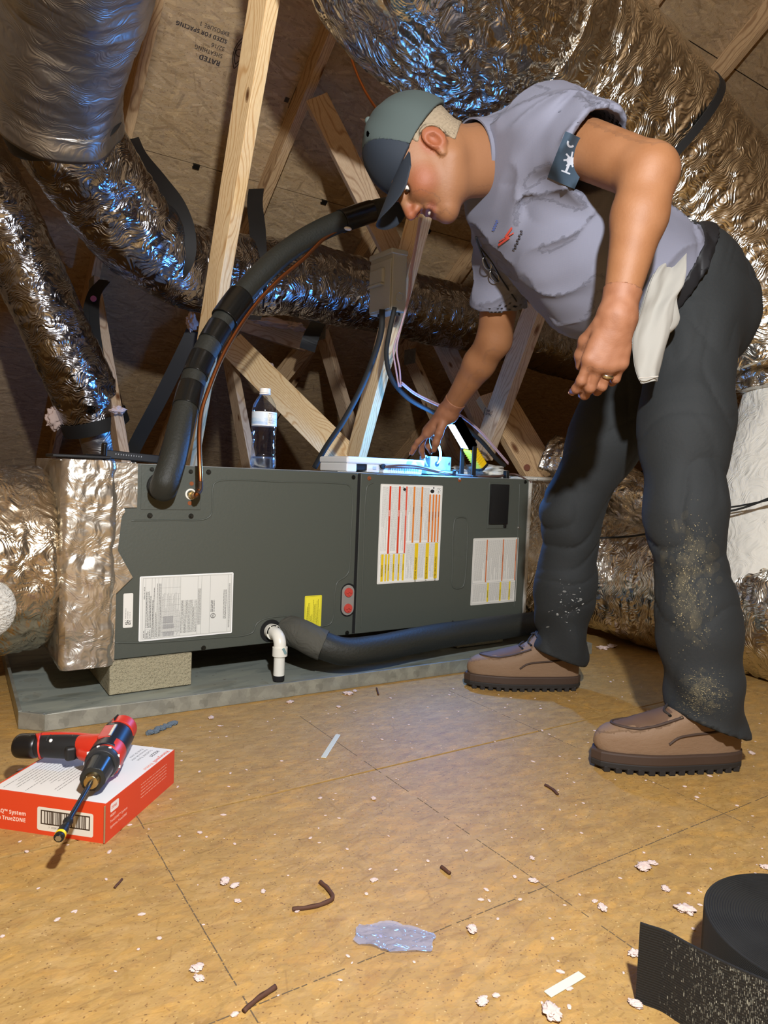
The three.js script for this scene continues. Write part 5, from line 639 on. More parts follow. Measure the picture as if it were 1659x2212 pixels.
  // white cloth hanging out of the pocket
  { const o = [[1448,555],[1478,547],[1476,570],[1474,600],[1462,628],[1452,680],[1446,740],[1440,770],[1421,821],[1385,827],[1364,775],[1362,720],[1372,690],[1380,640],[1405,600]], P2 = o.map((q) => q); const map = (px, py) => [px, py];
    const t = thing('cloth', 'white cotton cloth tucked at the hip and hanging over the trousers', 'cloth'); const top = [1.3978,1.147,0.942], botL = [1.2488,0.8731,0.9635], botR = [1.297,0.8536,0.9966]; const pos = [], idx = [], n = 12, m = 40;
    const Ld = [[1.398,1.1545,0.9236], [1.3472,1.1041,0.9294], [1.3128,1.0461,0.9345], [1.2908,0.9919,0.9355], [1.2723,0.9335,0.9391], [1.2792,0.8782,0.9473], [1.2912,0.8505,0.957]], Rd = [[1.4333,1.1625,0.9464], [1.409,1.1239,0.9629], [1.3921,1.0809,0.9725], [1.3677,1.0384,0.9712], [1.3583,0.9858,0.9744], [1.3387,0.9128,0.9723], [1.3304,0.8595,0.9702]]; const cl = new THREE.CatmullRomCurve3(Ld.map(V)), cr = new THREE.CatmullRomCurve3(Rd.map(V));
    for (const dn of [0, 1]) for (let j = 0; j <= m; j++) for (let i = 0; i <= n; i++) { const a = cl.getPoint(j / m).toArray(), b = cr.getPoint(j / m).toArray(); let p = mix3(a, b, i / n); p = add3(p, C3, 0.008 * Math.sin(i / n * 7 + j * 0.09) + 0.006 * noise(i * 0.4, j * 0.15, 2) - dn * 0.004); pos.push(...p); }
    const w = n + 1, q = w * (m + 1); for (let j = 0; j < m; j++) for (let i = 0; i < n; i++) { const a = j * w + i; idx.push(a, a + w, a + 1, a + 1, a + w, a + w + 1, q + a, q + a + 1, q + a + w, q + a + 1, q + a + w + 1, q + a + w); } for (let j = 0; j < m; j++) for (const i of [0, n]) { const a = j * w + i; idx.push(a, a + w, q + a, a + w, q + a + w, q + a); } for (let i = 0; i < n; i++) for (const j of [0, m]) { const a = j * w + i; idx.push(a, a + 1, q + a, a + 1, q + a + 1, q + a); }
    const g = new THREE.BufferGeometry(); g.setAttribute('position', new THREE.Float32BufferAttribute(pos, 3)); g.setIndex(idx); g.computeVertexNormals(); const cm = flat(0x9a978f, 0.9); part('cotton', g, cm, t); { const g2 = g.clone(), p2 = g2.attributes.position; for (let i = 0; i < p2.count; i++) { const q = i % (w * (m + 1)), v = Math.floor(q / w) / m, e = (q % w) / n; const k = sstep(0.35, 0.7, v) * (1 - sstep(0.72, 0.9, v)); p2.setXYZ(i, p2.getX(i) + R3[0] * 0.022 * k * e - C3[0] * 0.012, p2.getY(i) + 0.06 * sstep(0.5, 1, v), p2.getZ(i) + R3[2] * 0.022 * k * e - C3[2] * 0.012); } g2.computeVertexNormals(); part('inner_fold', g2, cm, t); } part('hem_stitch', sweep([[1.2776,0.8601,0.957], [1.2917,0.8622,0.9722], [1.3129,0.8657,0.9799]], 0.0012, { nl: 10, nr: 6 }), flat(0xb8b2a8, 0.9), t);
  }
  { // folded eyeglasses hooked on the placket
    const t = thing('eyeglasses', 'folded eyeglasses with clear lenses hanging from the shirt front', 'glasses'); const gm = flat(0x1c1c1e, 0.25); const lift = (p) => { let q = p; for (let k = 0; k < 50; k++) { const d = shirtF(...q) - 0.006; if (Math.abs(d) < 0.0005) break; q = add3(q, gin, clamp(d, -0.03, 0.03) * 0.8); } return q; }; const gin = unit3(sub3([1.332,1.2288,0.3957], [0.6564,0.9294,1.1692]));
    part('temple_arm', sweep([lift([0.9607,1.1568,0.7554]), lift([0.9742,1.1128,0.7671]), lift([0.9926,1.0691,0.782]), lift([1.0092,1.0451,0.7946])], 0.003, { step: 0.005, nr: 8 }), gm, t); part('temple_arm', sweep([lift([0.9691,1.1324,0.7625]), lift([0.9925,1.0988,0.7801]), lift([1.0175,1.0504,0.7997]), lift([1.0526,0.9907,0.8267])], 0.0022, { step: 0.005, nr: 8 }), gm, t);
    for (const [a, b] of [[lift([0.9775,1.106,0.7697]), lift([0.9909,1.0769,0.7804])], [lift([0.9925,1.0711,0.7819]), lift([1.0092,1.0461,0.7945])]]) { const c = mix3(a, b, 0.5), d = unit3(sub3(b, a)), nn = unit3(add3(C3, d, -dot3(C3, d))), s = cross3(nn, d), g = new THREE.TorusGeometry(0.019, 0.0022, 8, 28).scale(1, 0.5, 1); g.applyMatrix4(new THREE.Matrix4().makeBasis(V(d), V(s), V(nn))); g.translate(...c); const rim = part('rim', g, M.steel, t); const l = new THREE.CircleGeometry(0.018, 24).scale(1, 0.5, 1); l.applyMatrix4(new THREE.Matrix4().makeBasis(V(d), V(s), V(nn))); l.translate(...c); part('lens', l, phys({ color: 0xffffff, transmission: 1, thickness: 0, roughness: 0.03, ior: 1.5 }), rim); }
  }
}

// ---------------------------------------------------------------- things on top of the cabinet
const TOP = 0.632;
{ // LED work light
  const t = thing('work_light', 'black and yellow LED work light standing on the cabinet, its white panel lit', 'lamp'); const z = -0.055;
  const top = [1.5812,0.831,-0.055], piv = [1.6539,0.7446,-0.055], end = [1.7213,0.6722,-0.055], d = unit3(sub3(piv, top)), n0 = [d[1], -d[0], 0], n = unit3([n0[0], n0[1], -0.2]), w = cross3(n, d), L = len3(sub3(piv, top));
  const basis = new THREE.Matrix4().makeBasis(V(d), V(n), V(w)), put = (g, c) => { g.applyMatrix4(basis); g.translate(...c); return g; }, mid = mix3(top, piv, 0.5);
  part('head', put(rbox(L + 0.02, 0.034, 0.066, 0.008), add3(mid, n, -0.006)), M.black, t);
  const bez = part('bezel', put(rbox(L + 0.006, 0.006, 0.06, 0.0025), add3(mid, n, 0.0125)), M.black, t);
  part('light_panel', put(rbox(L - 0.004, 0.004, 0.052, 0.0018), add3(mid, n, 0.0155)), std({ color: 0xffffff, emissive: new THREE.Color(0.72, 0.9, 1), emissiveIntensity: 7, roughness: 0.5 }), bez, 'glowing LED panel');
  const d2 = unit3(sub3(end, piv)), b2 = new THREE.Matrix4().makeBasis(V(d2), V(unit3([d2[1], -d2[0], 0])), V([0, 0, -1])), hl = len3(sub3(end, piv)), g2 = rbox(hl, 0.036, 0.046, 0.008); g2.applyMatrix4(b2); g2.translate(...mix3(piv, end, 0.52)); part('handle', g2, M.yellow, t, 'yellow ribbed handle');
  for (let i = 0; i < 6; i++) { const g = rbox(0.0016, 0.0366, 0.0466, 0.0005); g.applyMatrix4(b2); g.translate(...mix3(piv, end, 0.25 + i * 0.1)); part('grip_rib', g, flat(0xc79c08, 0.6), t.children[t.children.length - 1].name === 'handle' ? t.children[t.children.length - 1] : t.getObjectByName('handle')); }
  const g3 = rbox(0.014, 0.038, 0.048, 0.005); g3.applyMatrix4(b2); g3.translate(...mix3(piv, end, 1.0)); part('end_cap', g3, M.black, t);
  part('pivot', cylAt(0.012, 0.012, 0.062, [piv[0], piv[1], z], [0, 0, 1], 24), M.black, t); part('stand', boxAt(0.02, piv[1] - TOP, 0.006, [piv[0] + 0.002, (piv[1] + TOP) / 2, z + 0.034], 0.003), M.black, t); part('stand', boxAt(0.02, piv[1] - TOP, 0.006, [piv[0] + 0.002, (piv[1] + TOP) / 2, z - 0.034], 0.003), M.black, t); part('foot', boxAt(0.024, 0.006, 0.09, [piv[0] + 0.002, TOP + 0.003, z], 0.002), M.black, t);
  const l = new THREE.RectAreaLight(new THREE.Color(...LED_COLOR), LED_POWER, L - 0.008, 0.05); l.position.set(...add3(mid, n, 0.021)); l.lookAt(V(add3(mid, n, 1))); l.castShadow = true; t.add(l);
}
{ // white control panel lid lying open on the cabinet
  const t = thing('control_panel', 'white plastic control panel lying on the cabinet under the reaching hand', 'control panel', [1.158, TOP, -0.085]);
  const W = 0.325, D = 0.2; part('lid', boxAt(W, 0.024, D, [W / 2, 0.041, -D / 2], 0.008), M.white, t);
  part('base_shell', merged([boxAt(0.04, 0.028, D - 0.01, [0.022, 0.016, -D / 2], 0.004), boxAt(0.05, 0.028, D - 0.01, [0.108, 0.016, -D / 2], 0.004), boxAt(W - 0.16, 0.03, D - 0.01, [0.15 + (W - 0.16) / 2, 0.016, -D / 2], 0.004), boxAt(W - 0.01, 0.02, D - 0.03, [W / 2, 0.02, -D / 2 - 0.012], 0.003)]), M.white, t);
  part('socket', boxAt(0.042, 0.02, 0.01, [0.063, 0.018, -0.012], 0.002), M.black, t); part('wire_port', merged([cylAt(0.009, 0.009, 0.01, [0.145, 0.024, -0.002], [0, 0, 1], 18), boxAt(0.012, 0.012, 0.008, [0.15, 0.024, -0.001], 0.003)]), M.black, t); part('brand_tag', boxAt(0.014, 0.01, 0.0012, [0.11, 0.018, -0.0008], 0.0005), flat(0xb9c0c8, 0.5), t);
  for (let i = 0; i < 13; i++) part('vent_rib', boxAt(0.0032, 0.018, 0.004, [0.18 + i * 0.0098, 0.014, -0.0035], 0.001), i === 6 ? flat(0x9cc4cc, 0.5) : flat(0xd2d4d4, 0.5), t);
}
{ // metal box with a hole and white wires
  const t = thing('junction_box', 'small galvanised metal box with a round hole standing behind the lamp', 'metal box', [1.615, TOP, -0.2]); part('case', boxAt(0.1, 0.052, 0.07, [0, 0.046, 0], 0.002), M.zinc, t); part('flange', boxAt(0.15, 0.014, 0.1, [0.0, 0.012, 0], 0.003), M.zinc, t); part('coil_core', boxAt(0.13, 0.012, 0.085, [0, 0.006, 0], 0.002), M.screw, t); part('knockout_hole', cylAt(0.01, 0.01, 0.0016, [-0.018, 0.044, 0.0355], [0, 0, 1], 20), M.gap, t); part('screw', cylAt(0.0045, 0.004, 0.003, [0.038, 0.048, 0.0365], [0, 0, 1], 10), M.steel, t); part('clip', sweep([[-0.05, 0.066, 0.02], [-0.064, 0.072, 0.022], [-0.07, 0.06, 0.024], [-0.062, 0.042, 0.026], [-0.055, 0.035, 0.026]], 0.004, { nl: 20, nr: 8 }), M.steel, t);
  for (const k of [0, 1]) part('white_wire', sweep([[-0.018, 0.044, 0.036], [-0.014 + k * 0.004, 0.06, 0.044], [-0.012 + k * 0.006, 0.09, 0.04], [-0.01 + k * 0.008, 0.12, 0.02]], 0.0026, { nl: 20, nr: 8 }), M.white, t);
}
{ // water bottle
  const c = [0.8439,0.631,-0.055], t = thing('water_bottle', 'clear plastic water bottle with a paper label and white cap on the cabinet', 'bottle', [c[0], TOP, -0.055]);
  const pr = [[0.0, 0.004], [0.02, 0.002], [0.034, 0.0], [0.0385, 0.006], [0.0395, 0.014], [0.039, 0.03], [0.037, 0.04]]; for (let i = 0; i < 6; i++) { const y = 0.046 + i * 0.0135; pr.push([0.0352 - (i === 2 || i === 3 ? 0.001 : 0), y], [0.0372 - (i === 2 || i === 3 ? 0.001 : 0), y + 0.005]); } pr.push([0.0375, 0.128], [0.0372, 0.172], [0.0368, 0.18], [0.033, 0.195], [0.024, 0.212], [0.0165, 0.222], [0.0145, 0.225], [0.0145, 0.238]);
  const pet = phys({ color: 0xf4f9ff, transmission: 1, thickness: 0, roughness: 0.06, ior: 1.5, specularIntensity: 1 }); part('plastic', new THREE.LatheGeometry(pr.map((p) => new THREE.Vector2(...p)), 48), pet, t);
  part('water', new THREE.LatheGeometry([[0, 0.005], [0.033, 0.003], [0.0375, 0.012], [0.0372, 0.03], [0.036, 0.036], [0, 0.036]].map((p) => new THREE.Vector2(...p)), 40), phys({ color: 0xeaf4ff, transmission: 1, thickness: 0.05, roughness: 0.25, ior: 1.33, attenuationColor: new THREE.Color(0.75, 0.88, 1), attenuationDistance: 0.25 }), t);
  const lt = ctex(1024, 192, (k, W, H) => { const r = rng(14); k.fillStyle = '#cfdbe6'; k.fillRect(0, 0, W, H); for (let i = 0; i < 60; i++) { k.fillStyle = `rgba(${70 + r() * 60 | 0},${120 + r() * 60 | 0},${190 + r() * 50 | 0},0.12)`; k.beginPath(); k.ellipse(r() * W, H * (0.5 + r() * 0.6), 30 + r() * 90, 10 + r() * 40, 0, 0, 7); k.fill(); } k.fillStyle = '#eef0ee'; k.fillRect(0, 0, W, 8); k.fillRect(0, H - 10, W, 10); for (const x of [150, 660]) { k.fillStyle = '#e9e9e2'; k.fillRect(x, 12, 190, H - 26); k.save(); greek(k, r, x + 12, 18, 166, 16, 1, '#445', 0.8); k.fillStyle = '#445'; for (let i = 0; i < 4; i++) k.strokeRect(x + 12 + i * 44, 42, 36, 40); greek(k, r, x + 12, 92, 166, 70, 5, '#556', 0.8); k.restore(); } }, { clamp: true });
  const lab = new THREE.CylinderGeometry(0.0379, 0.0381, 0.042, 48, 1, true).translate(0, 0.15, 0); lab.rotateY(2.1); part('paper_label', lab, std({ map: lt, roughness: 0.5, side: THREE.DoubleSide }), t); part('bottle_cap', merged([cylAt(0.0165, 0.016, 0.014, [0, 0.236, 0], [0, 1, 0], 36), cylAt(0.017, 0.017, 0.003, [0, 0.2265, 0], [0, 1, 0], 36)]), M.white, t);
}
{ // phone and black bar on the plenum
  const t = thing('phone', 'black phone lying flat on the foil plenum', 'phone', [0.3275,0.64,-0.1]); t.position.y = 0.6405; part('case', boxAt(0.15, 0.009, 0.076, [0, 0.0045, 0], 0.004), M.black, t); part('camera_bump', boxAt(0.05, 0.003, 0.03, [0.035, 0.0105, 0.015], 0.001), M.blackGloss, t); t.rotation.y = 0.1;
  const b = thing('plastic_bar', 'black plastic bar with a row of small pale dots and an upright end knob', 'tool', [0.405, 0.638, -0.16]); b.rotation.set(0, 0.05, -0.06); part('bar', boxAt(0.16, 0.024, 0.022, [0.08, 0.018, 0], 0.004), M.black, b); part('end_knob', boxAt(0.014, 0.05, 0.026, [-0.002, 0.025, 0], 0.006), M.blackGloss, b); for (let i = 0; i < 11; i++) part('dot', boxAt(0.002, 0.004, 0.001, [0.028 + i * 0.0072, 0.0205, 0.0112], 0.0003), flat(0x9a9a98, 0.6), b);
}
{ // grey switch box on the post
  const E = [1.3183,1.297,-0.0975], t = thing('switch_box', 'grey electrical switch box fixed to the pine post above the cabinet', 'switch box', [E[0] + 0.03, E[1], E[2] - 0.072]); t.rotation.z = 0.03; t.rotation.x = 0.03;
  part('case', boxAt(0.06, 0.2, 0.145, [0, 0, 0], 0.004), M.box, t); part('hood', boxAt(0.07, 0.02, 0.15, [-0.002, 0.1, 0], 0.006), M.box, t); part('door', merged([boxAt(0.006, 0.17, 0.135, [-0.032, -0.008, 0], 0.003), boxAt(0.016, 0.055, 0.09, [-0.036, 0.025, -0.015], 0.008)]), M.box, t); part('door_lip', boxAt(0.02, 0.008, 0.09, [-0.04, -0.004, -0.015], 0.003), M.box, t); part('knockout', new THREE.TorusGeometry(0.014, 0.0012, 6, 24).translate(0.002, -0.05, 0.0725), flat(0x9b9d96, 0.5), t); part('cable_gland', cylAt(0.015, 0.013, 0.012, [-0.012, -0.105, -0.02], [0, 1, 0], 16), M.black, t); part('cable_gland', cylAt(0.012, 0.011, 0.01, [0.012, -0.104, 0.045], [0, 1, 0], 16), M.black, t);
}
solo('power_cable', sweep([[1.3058,1.2013,-0.1355], [1.3142,1.1298,-0.1493], [1.3116,1.0531,-0.182], [1.2945,0.9416,-0.234], [1.2591,0.817,-0.2972], [1.2219,0.7142,-0.363], [1.2044,0.6442,-0.406]], 0.0105, { step: 0.012, nr: 14 }), M.rubber, 'thick black cable from the switch box down to the cabinet', 'cable');
{
  const path = [[1.3309,1.2046,-0.0952], [1.322,1.1248,-0.1078], [1.3239,1.0479,-0.1256], [1.3544,0.9721,-0.1366], [1.427,0.9129,-0.1449], [1.533,0.8718,-0.1444], [1.6695,0.8378,-0.1481], [1.7963,0.7789,-0.1567], [1.8905,0.7108,-0.1622], [1.9462,0.6832,-0.1717]]; solo('power_cable', sweep(path, 0.0085, { step: 0.012, nr: 14 }), M.rubber, 'black cable looping from the switch box toward the lamp and right end', 'cable');
  const pinkW = flat(0xb59aa6, 0.5), off = (k) => path.map((p, i) => add3(add3(p, [0, 1, 0], 0.012 + k * 0.005), C3v, 0.006)); const C3v = [-0.549, 0.054, 0.834];
  for (const k of [0, 1]) solo('thin_wire', sweep([[1.3723,1.4984,-0.0269], [1.3621,1.42,-0.0286], [1.3539,1.3287,-0.0401], [1.3521,1.237,-0.0473]].map((p) => add3(p, [k * 0.006, 0, 0])).concat([[1.334,1.1418,-0.0531], [1.3271,1.0581,-0.0762], [1.3465,0.9901,-0.0829], [1.3634,0.9353,-0.0922]].map((p, i) => add3(p, [(k ? 1 : -1) * 0.008 * Math.sin(i * 0.9), 0, 0]))), 0.0032, { step: 0.012, nr: 8 }), pinkW, k ? 'thin mauve wire on the post, on the side away from the switch box' : 'thin mauve wire on the post, next to the switch box', 'wire', 'mauve wires on the post');
  for (const k of [0, 1]) solo('thin_wire', sweep([[1.3634,0.9353,-0.0922], [1.4363,0.9083,-0.1145], [1.528,0.8838,-0.1244], [1.6568,0.852,-0.1335], [1.7755,0.799,-0.1478], [1.8868,0.7198,-0.1533], [1.9455,0.6796,-0.1599]].map((p) => add3(p, [0, 0.01 + k * 0.006, 0.01])), 0.003, { step: 0.012, nr: 8 }), pinkW, k ? 'upper thin mauve wire riding on the looping black cable' : 'lower thin mauve wire riding on the looping black cable', 'wire', 'mauve wires on the loop');
}
{
  const br = flat(0x5a4038, 0.5); const runs = [[[1.305, 0.656, -0.078], [1.35, 0.662, -0.06], [1.42, 0.662, -0.05], [1.5, 0.648, -0.035], [1.6, 0.637, -0.025], [1.75, 0.637, -0.03], [1.83, 0.642, -0.05], [1.88, 0.655, -0.08]], [[1.305, 0.653, -0.078], [1.36, 0.655, -0.065], [1.43, 0.655, -0.06], [1.52, 0.641, -0.03], [1.64, 0.637, -0.035], [1.78, 0.638, -0.04], [1.86, 0.648, -0.07], [1.9, 0.66, -0.1]], [[1.48, 0.66, -0.08], [1.52, 0.65, -0.06], [1.56, 0.64, -0.05], [1.62, 0.636, -0.05], [1.8, 0.636, -0.06], [1.9, 0.65, -0.06], [1.93, 0.62, 0.0]]];
  runs.forEach((p, i) => solo('thin_wire', sweep(p, 0.0034, { step: 0.01, nr: 8 }), br, ['brown wire from the control panel port, arching highest over the vent ribs', 'brown wire from the control panel port, lying just under its twin', 'brown wire starting at the panel end and dropping over the cabinet corner'][i], 'wire', 'brown wires on the cabinet top'));
  solo('cable_clamp', boxAt(0.016, 0.03, 0.02, [1.84, TOP + 0.014, -0.045], 0.003), M.black, 'black clamp holding brown wires at the right end of the cabinet', 'clamp'); solo('cable_clamp', boxAt(0.008, 0.022, 0.012, [1.565, TOP + 0.011, -0.02], 0.002), M.black, 'small black clip holding brown wires in front of the lamp stand', 'clamp');
  const blob = (c, s, seed) => { const g = new THREE.IcosahedronGeometry(1, 6), p = g.attributes.position; for (let i = 0; i < p.count; i++) { const x = p.getX(i), y = p.getY(i), z = p.getZ(i), k = 1 + 0.5 * noise(x * 1.8 + seed, y * 1.8, z * 1.8) + 0.38 * noise(x * 4.5 + seed, y * 4.5, z * 4.5) + 0.2 * noise(x * 10, y * 10 + seed, z * 10); p.setXYZ(i, x * k * s[0], y * k * s[1], z * k * s[2]); } const q = mergeVertices(g.deleteAttribute('normal').deleteAttribute('uv'), 1e-4); q.computeVertexNormals(); q.translate(...c); return q; };
  globalThis.blobGeo = undefined; scene.userData.blob = undefined;
  solo('mastic_lump', blob([1.86, TOP + 0.022, -0.22], [0.1, 0.03, 0.1], 3), M.mastic, 'white mastic lump spread over the right top corner of the cabinet', 'mastic'); solo('mastic_lump', blob([1.78, TOP + 0.014, -0.3], [0.07, 0.022, 0.06], 6), M.foil, 'scrap of foil and mastic behind the lamp handle', 'mastic');
  // ------------------------------------------------------------ scraps of insulation in the timbers
  const fluff = (n, c, s, seed, label) => solo('insulation_scrap', blob(c, s, seed), M.insulation, label, 'insulation');
  fluff('a', [0.4186,0.7995,-1.1615], [0.035, 0.042, 0.02], 11, 'ragged pink insulation scrap hanging at the strap of the slim duct'); fluff('b', [0.57,0.9295,-1.0462], [0.018, 0.028, 0.018], 12, 'small pink insulation scrap beside the slim duct and strap'); fluff('c', [0.9013,1.2288,-0.9673], [0.02, 0.035, 0.02], 13, 'pink insulation scrap at the top of the wide black strap'); fluff('d', [1.4545,1.3667,-1.3554], [0.11, 0.022, 0.03], 14, 'pink insulation scrap lying along the short horizontal board'); fluff('e', [1.5511,1.3563,-1.3151], [0.04, 0.02, 0.03], 15, 'pink insulation scrap at the end of the short board'); fluff('f', [0.6092,0.8387,-0.9426], [0.028, 0.014, 0.014], 16, 'pink insulation scrap caught on the web board'); fluff('g', [1.3674,1.1287,-1.2535], [0.03, 0.02, 0.02], 17, 'pink insulation scrap on the slanting brace');

  // ------------------------------------------------------------ scraps on the floor
  const tg = [0, 1, 2, 3].map((k) => blob([0, 0.42, 0], [1, 0.5, 0.75], 20 + k * 5)); const r = rng(55);
  const tuft = (p, s, i, label) => { const m = solo('insulation_tuft', tg[i % 4], M.insulation, label, 'insulation', 'tufts: ' + label.split(' ').slice(-3).join(' ')); m.position.set(p[0], 0, p[2]); const q = s * 0.62; m.scale.set(q, q * 0.7, q); m.rotation.y = i * 2.1; };
  const spots = [[[0.9704,0,1.2554], 0.02], [[0.9951,0,1.2551], 0.012], [[0.8218,0,1.2947], 0.013], [[0.8251,0,1.2772], 0.007], [[0.9259,0,1.3605], 0.02], [[0.9484,0,1.3121], 0.012], [[0.7776,0,1.3833], 0.013], [[0.702,0,1.4432], 0.013], [[0.6027,0,1.4017], 0.02], [[0.2681,0,1.1196], 0.013], [[0.2644,0,1.1379], 0.01], [[0.3641,0,0.9589], 0.014], [[0.3729,0,0.9762], 0.01], [[0.3632,0,1.0141], 0.008], [[0.4046,0,1.0104], 0.007], [[0.564,0,1.0677], 0.009], [[0.9887,0,0.2596], 0.02], [[1.0195,0,0.2465], 0.012], [[0.8113,0,0.2519], 0.014], [[0.9109,0,0.3437], 0.01], [[0.5838,0,0.2731], 0.013], [[1.4286,0,0.7998], 0.013], [[1.3883,0,0.8213], 0.01], [[0.6198,0,1.2355], 0.014], [[0.5434,0,1.3443], 0.012], [[0.7818,0,1.1923], 0.011], [[0.8283,0,1.144], 0.008], [[2.1908,0,0.2123], 0.03], [[2.132,0,0.2166], 0.03], [[1.6282,0,1.0708], 0.013], [[0.4273,0,1.078], 0.005], [[0.3781,0,0.8005], 0.007], [[0.7104,0,0.8367], 0.009], [[0.6201,0,0.7855], 0.007], [[1.1533,0,1.3582], 0.012], [[0.7642,0,1.1693], 0.006]];
  const where = ([x, , z]) => z < 0.36 && x > 1.8 ? 'ragged pink insulation tuft by the far corner of the pan' : z < 0.42 ? 'pale insulation tuft lying along the front edge of the pan' : x > 1.2 && z < 1.1 ? 'small insulation tuft on the floor beside the boots' : Math.hypot(x - 0.882, z - 1.559) < 0.25 ? 'pinkish insulation tuft close to the strap roll' : x < 0.4 && z > 0.9 ? 'pale insulation tuft on the floor left of the bent twig' : Math.hypot(x - 0.51, z - 1.2) < 0.16 ? 'small insulation tuft near the clear plastic film' : z > 1.25 ? 'pinkish insulation tuft near the milky strip and strap roll' : 'small insulation tuft out on the open board floor';
  spots.forEach(([p, s], i) => tuft(p, s, i, where(p)));
  const crumbs = []; for (let i = 0; i < 420; i++) { const x = 0.05 + r() * 1.9, z = 0.3 + r() * 1.25, s = 0.0012 + r() * r() * 0.0035, g = new THREE.IcosahedronGeometry(s, 0); g.scale(1 + r(), 0.45, 1); g.rotateY(r() * 6); g.translate(x, s * 0.3, z); crumbs.push(g); } const cr = solo('insulation_crumbs', merged(crumbs), M.insulation, 'fine pale crumbs of insulation scattered over the floor', 'crumbs'); cr.userData.kind = 'stuff';
  const twig = (pts, rr, label) => solo('twig', sweep(pts.map((p) => [p[0], rr * 0.9, p[2]]), (t, a, s) => rr * (1 + 0.25 * noise(s * 90, a, 1)), { step: 0.004, nr: 8, r: rr }), flat(0x4a2c1c, 0.8), label, 'twig');
  twig([[0.4225,0,1.0728], [0.4445,0,1.0805], [0.4694,0,1.0834], [0.4852,0,1.0784], [0.4903,0,1.0563], [0.4884,0,1.0333]], 0.0032, 'bent dark brown twig lying on the floor'); twig([[0.2913,0,1.2163], [0.3077,0,1.2086], [0.3227,0,1.2039], [0.3388,0,1.2002]], 0.0032, 'straight dark brown twig at the front of the floor'); twig([[0.6775,0,1.0921], [0.6778,0,1.1132]], 0.0032, 'tiny dark twig stub on the floor'); twig([[1.0532,0,0.9574], [1.0523,0,0.9761], [1.0444,0,0.9998]], 0.003, 'short brown twig near the boot toe'); twig([[1.0904,0,0.2523], [1.0628,0,0.3053]], 0.0025, 'tiny curled twig by the pan'); twig([[0.2177,0,0.895], [0.2319,0,0.8786]], 0.002, 'thin reddish splinter in front of the box');
  const cut = (a, b, label) => { const d = sub3(b, a), g = rbox(len3(d), 0.002, 0.012, 0.0009); const m = solo('plastic_strip', g, phys({ color: 0xdcdcca, roughness: 0.4, transmission: 0.25, thickness: 0 }), label, 'strip'); m.position.set((a[0] + b[0]) / 2, 0.0012, (a[2] + b[2]) / 2); m.rotation.y = Math.atan2(-d[2], d[0]); };
  cut([0.7159,0,0.6203], [0.8118,0,0.5166], 'milky plastic strip lying near the drain pan'); cut([0.6207,0,1.3765], [0.6859,0,1.3741], 'milky plastic strip near the strap roll');
  { const c = [0.5147,0,1.1973], n = 30, g = new THREE.PlaneGeometry(0.105, 0.055, n, n); g.rotateX(-Math.PI / 2); const p = g.attributes.position; for (let i = 0; i < p.count; i++) { const x = p.getX(i), z = p.getZ(i), e = Math.abs(x) / 0.052; p.setXYZ(i, x + 0.006 * noise(x * 40, z * 40, 3), 0.0022 + 0.006 * Math.abs(noise(x * 30, z * 45, 1)) + 0.004 * Math.abs(noise(x * 90, z * 90, 5)), z * (1 - 0.35 * e * e) + 0.008 * noise(x * 30, 1, z * 20)); } g.computeVertexNormals(); const m = solo('plastic_film', g, phys({ color: 0xd4dcff, transmission: 0.8, thickness: 0, roughness: 0.12, side: THREE.DoubleSide, ior: 1.5 }), 'crumpled scrap of clear plastic film on the floor', 'film'); m.position.set(c[0], 0, c[2]); m.rotation.y = -0.75; }
  { const a = [0.4174,0,0.3129], b = [0.4947,0,0.2713], g = []; for (let i = 0; i < 26; i++) { const t = i / 25, q = mix3(a, b, t), s = 0.004 + 0.004 * Math.abs(Math.sin(i * 1.7)), k = blob([q[0] + (r() - 0.5) * 0.008, s * 0.5, q[2] + (r() - 0.5) * 0.008], [s, s * 0.6, s], i); g.push(k); } for (const q of g) q.setAttribute('uv', new THREE.Float32BufferAttribute(new Float32Array(q.attributes.position.count * 2), 2)); solo('lint', merged(g), flat(0x5f6a72, 0.95), 'strand of blue-grey lint against the pan edge', 'lint'); }
}

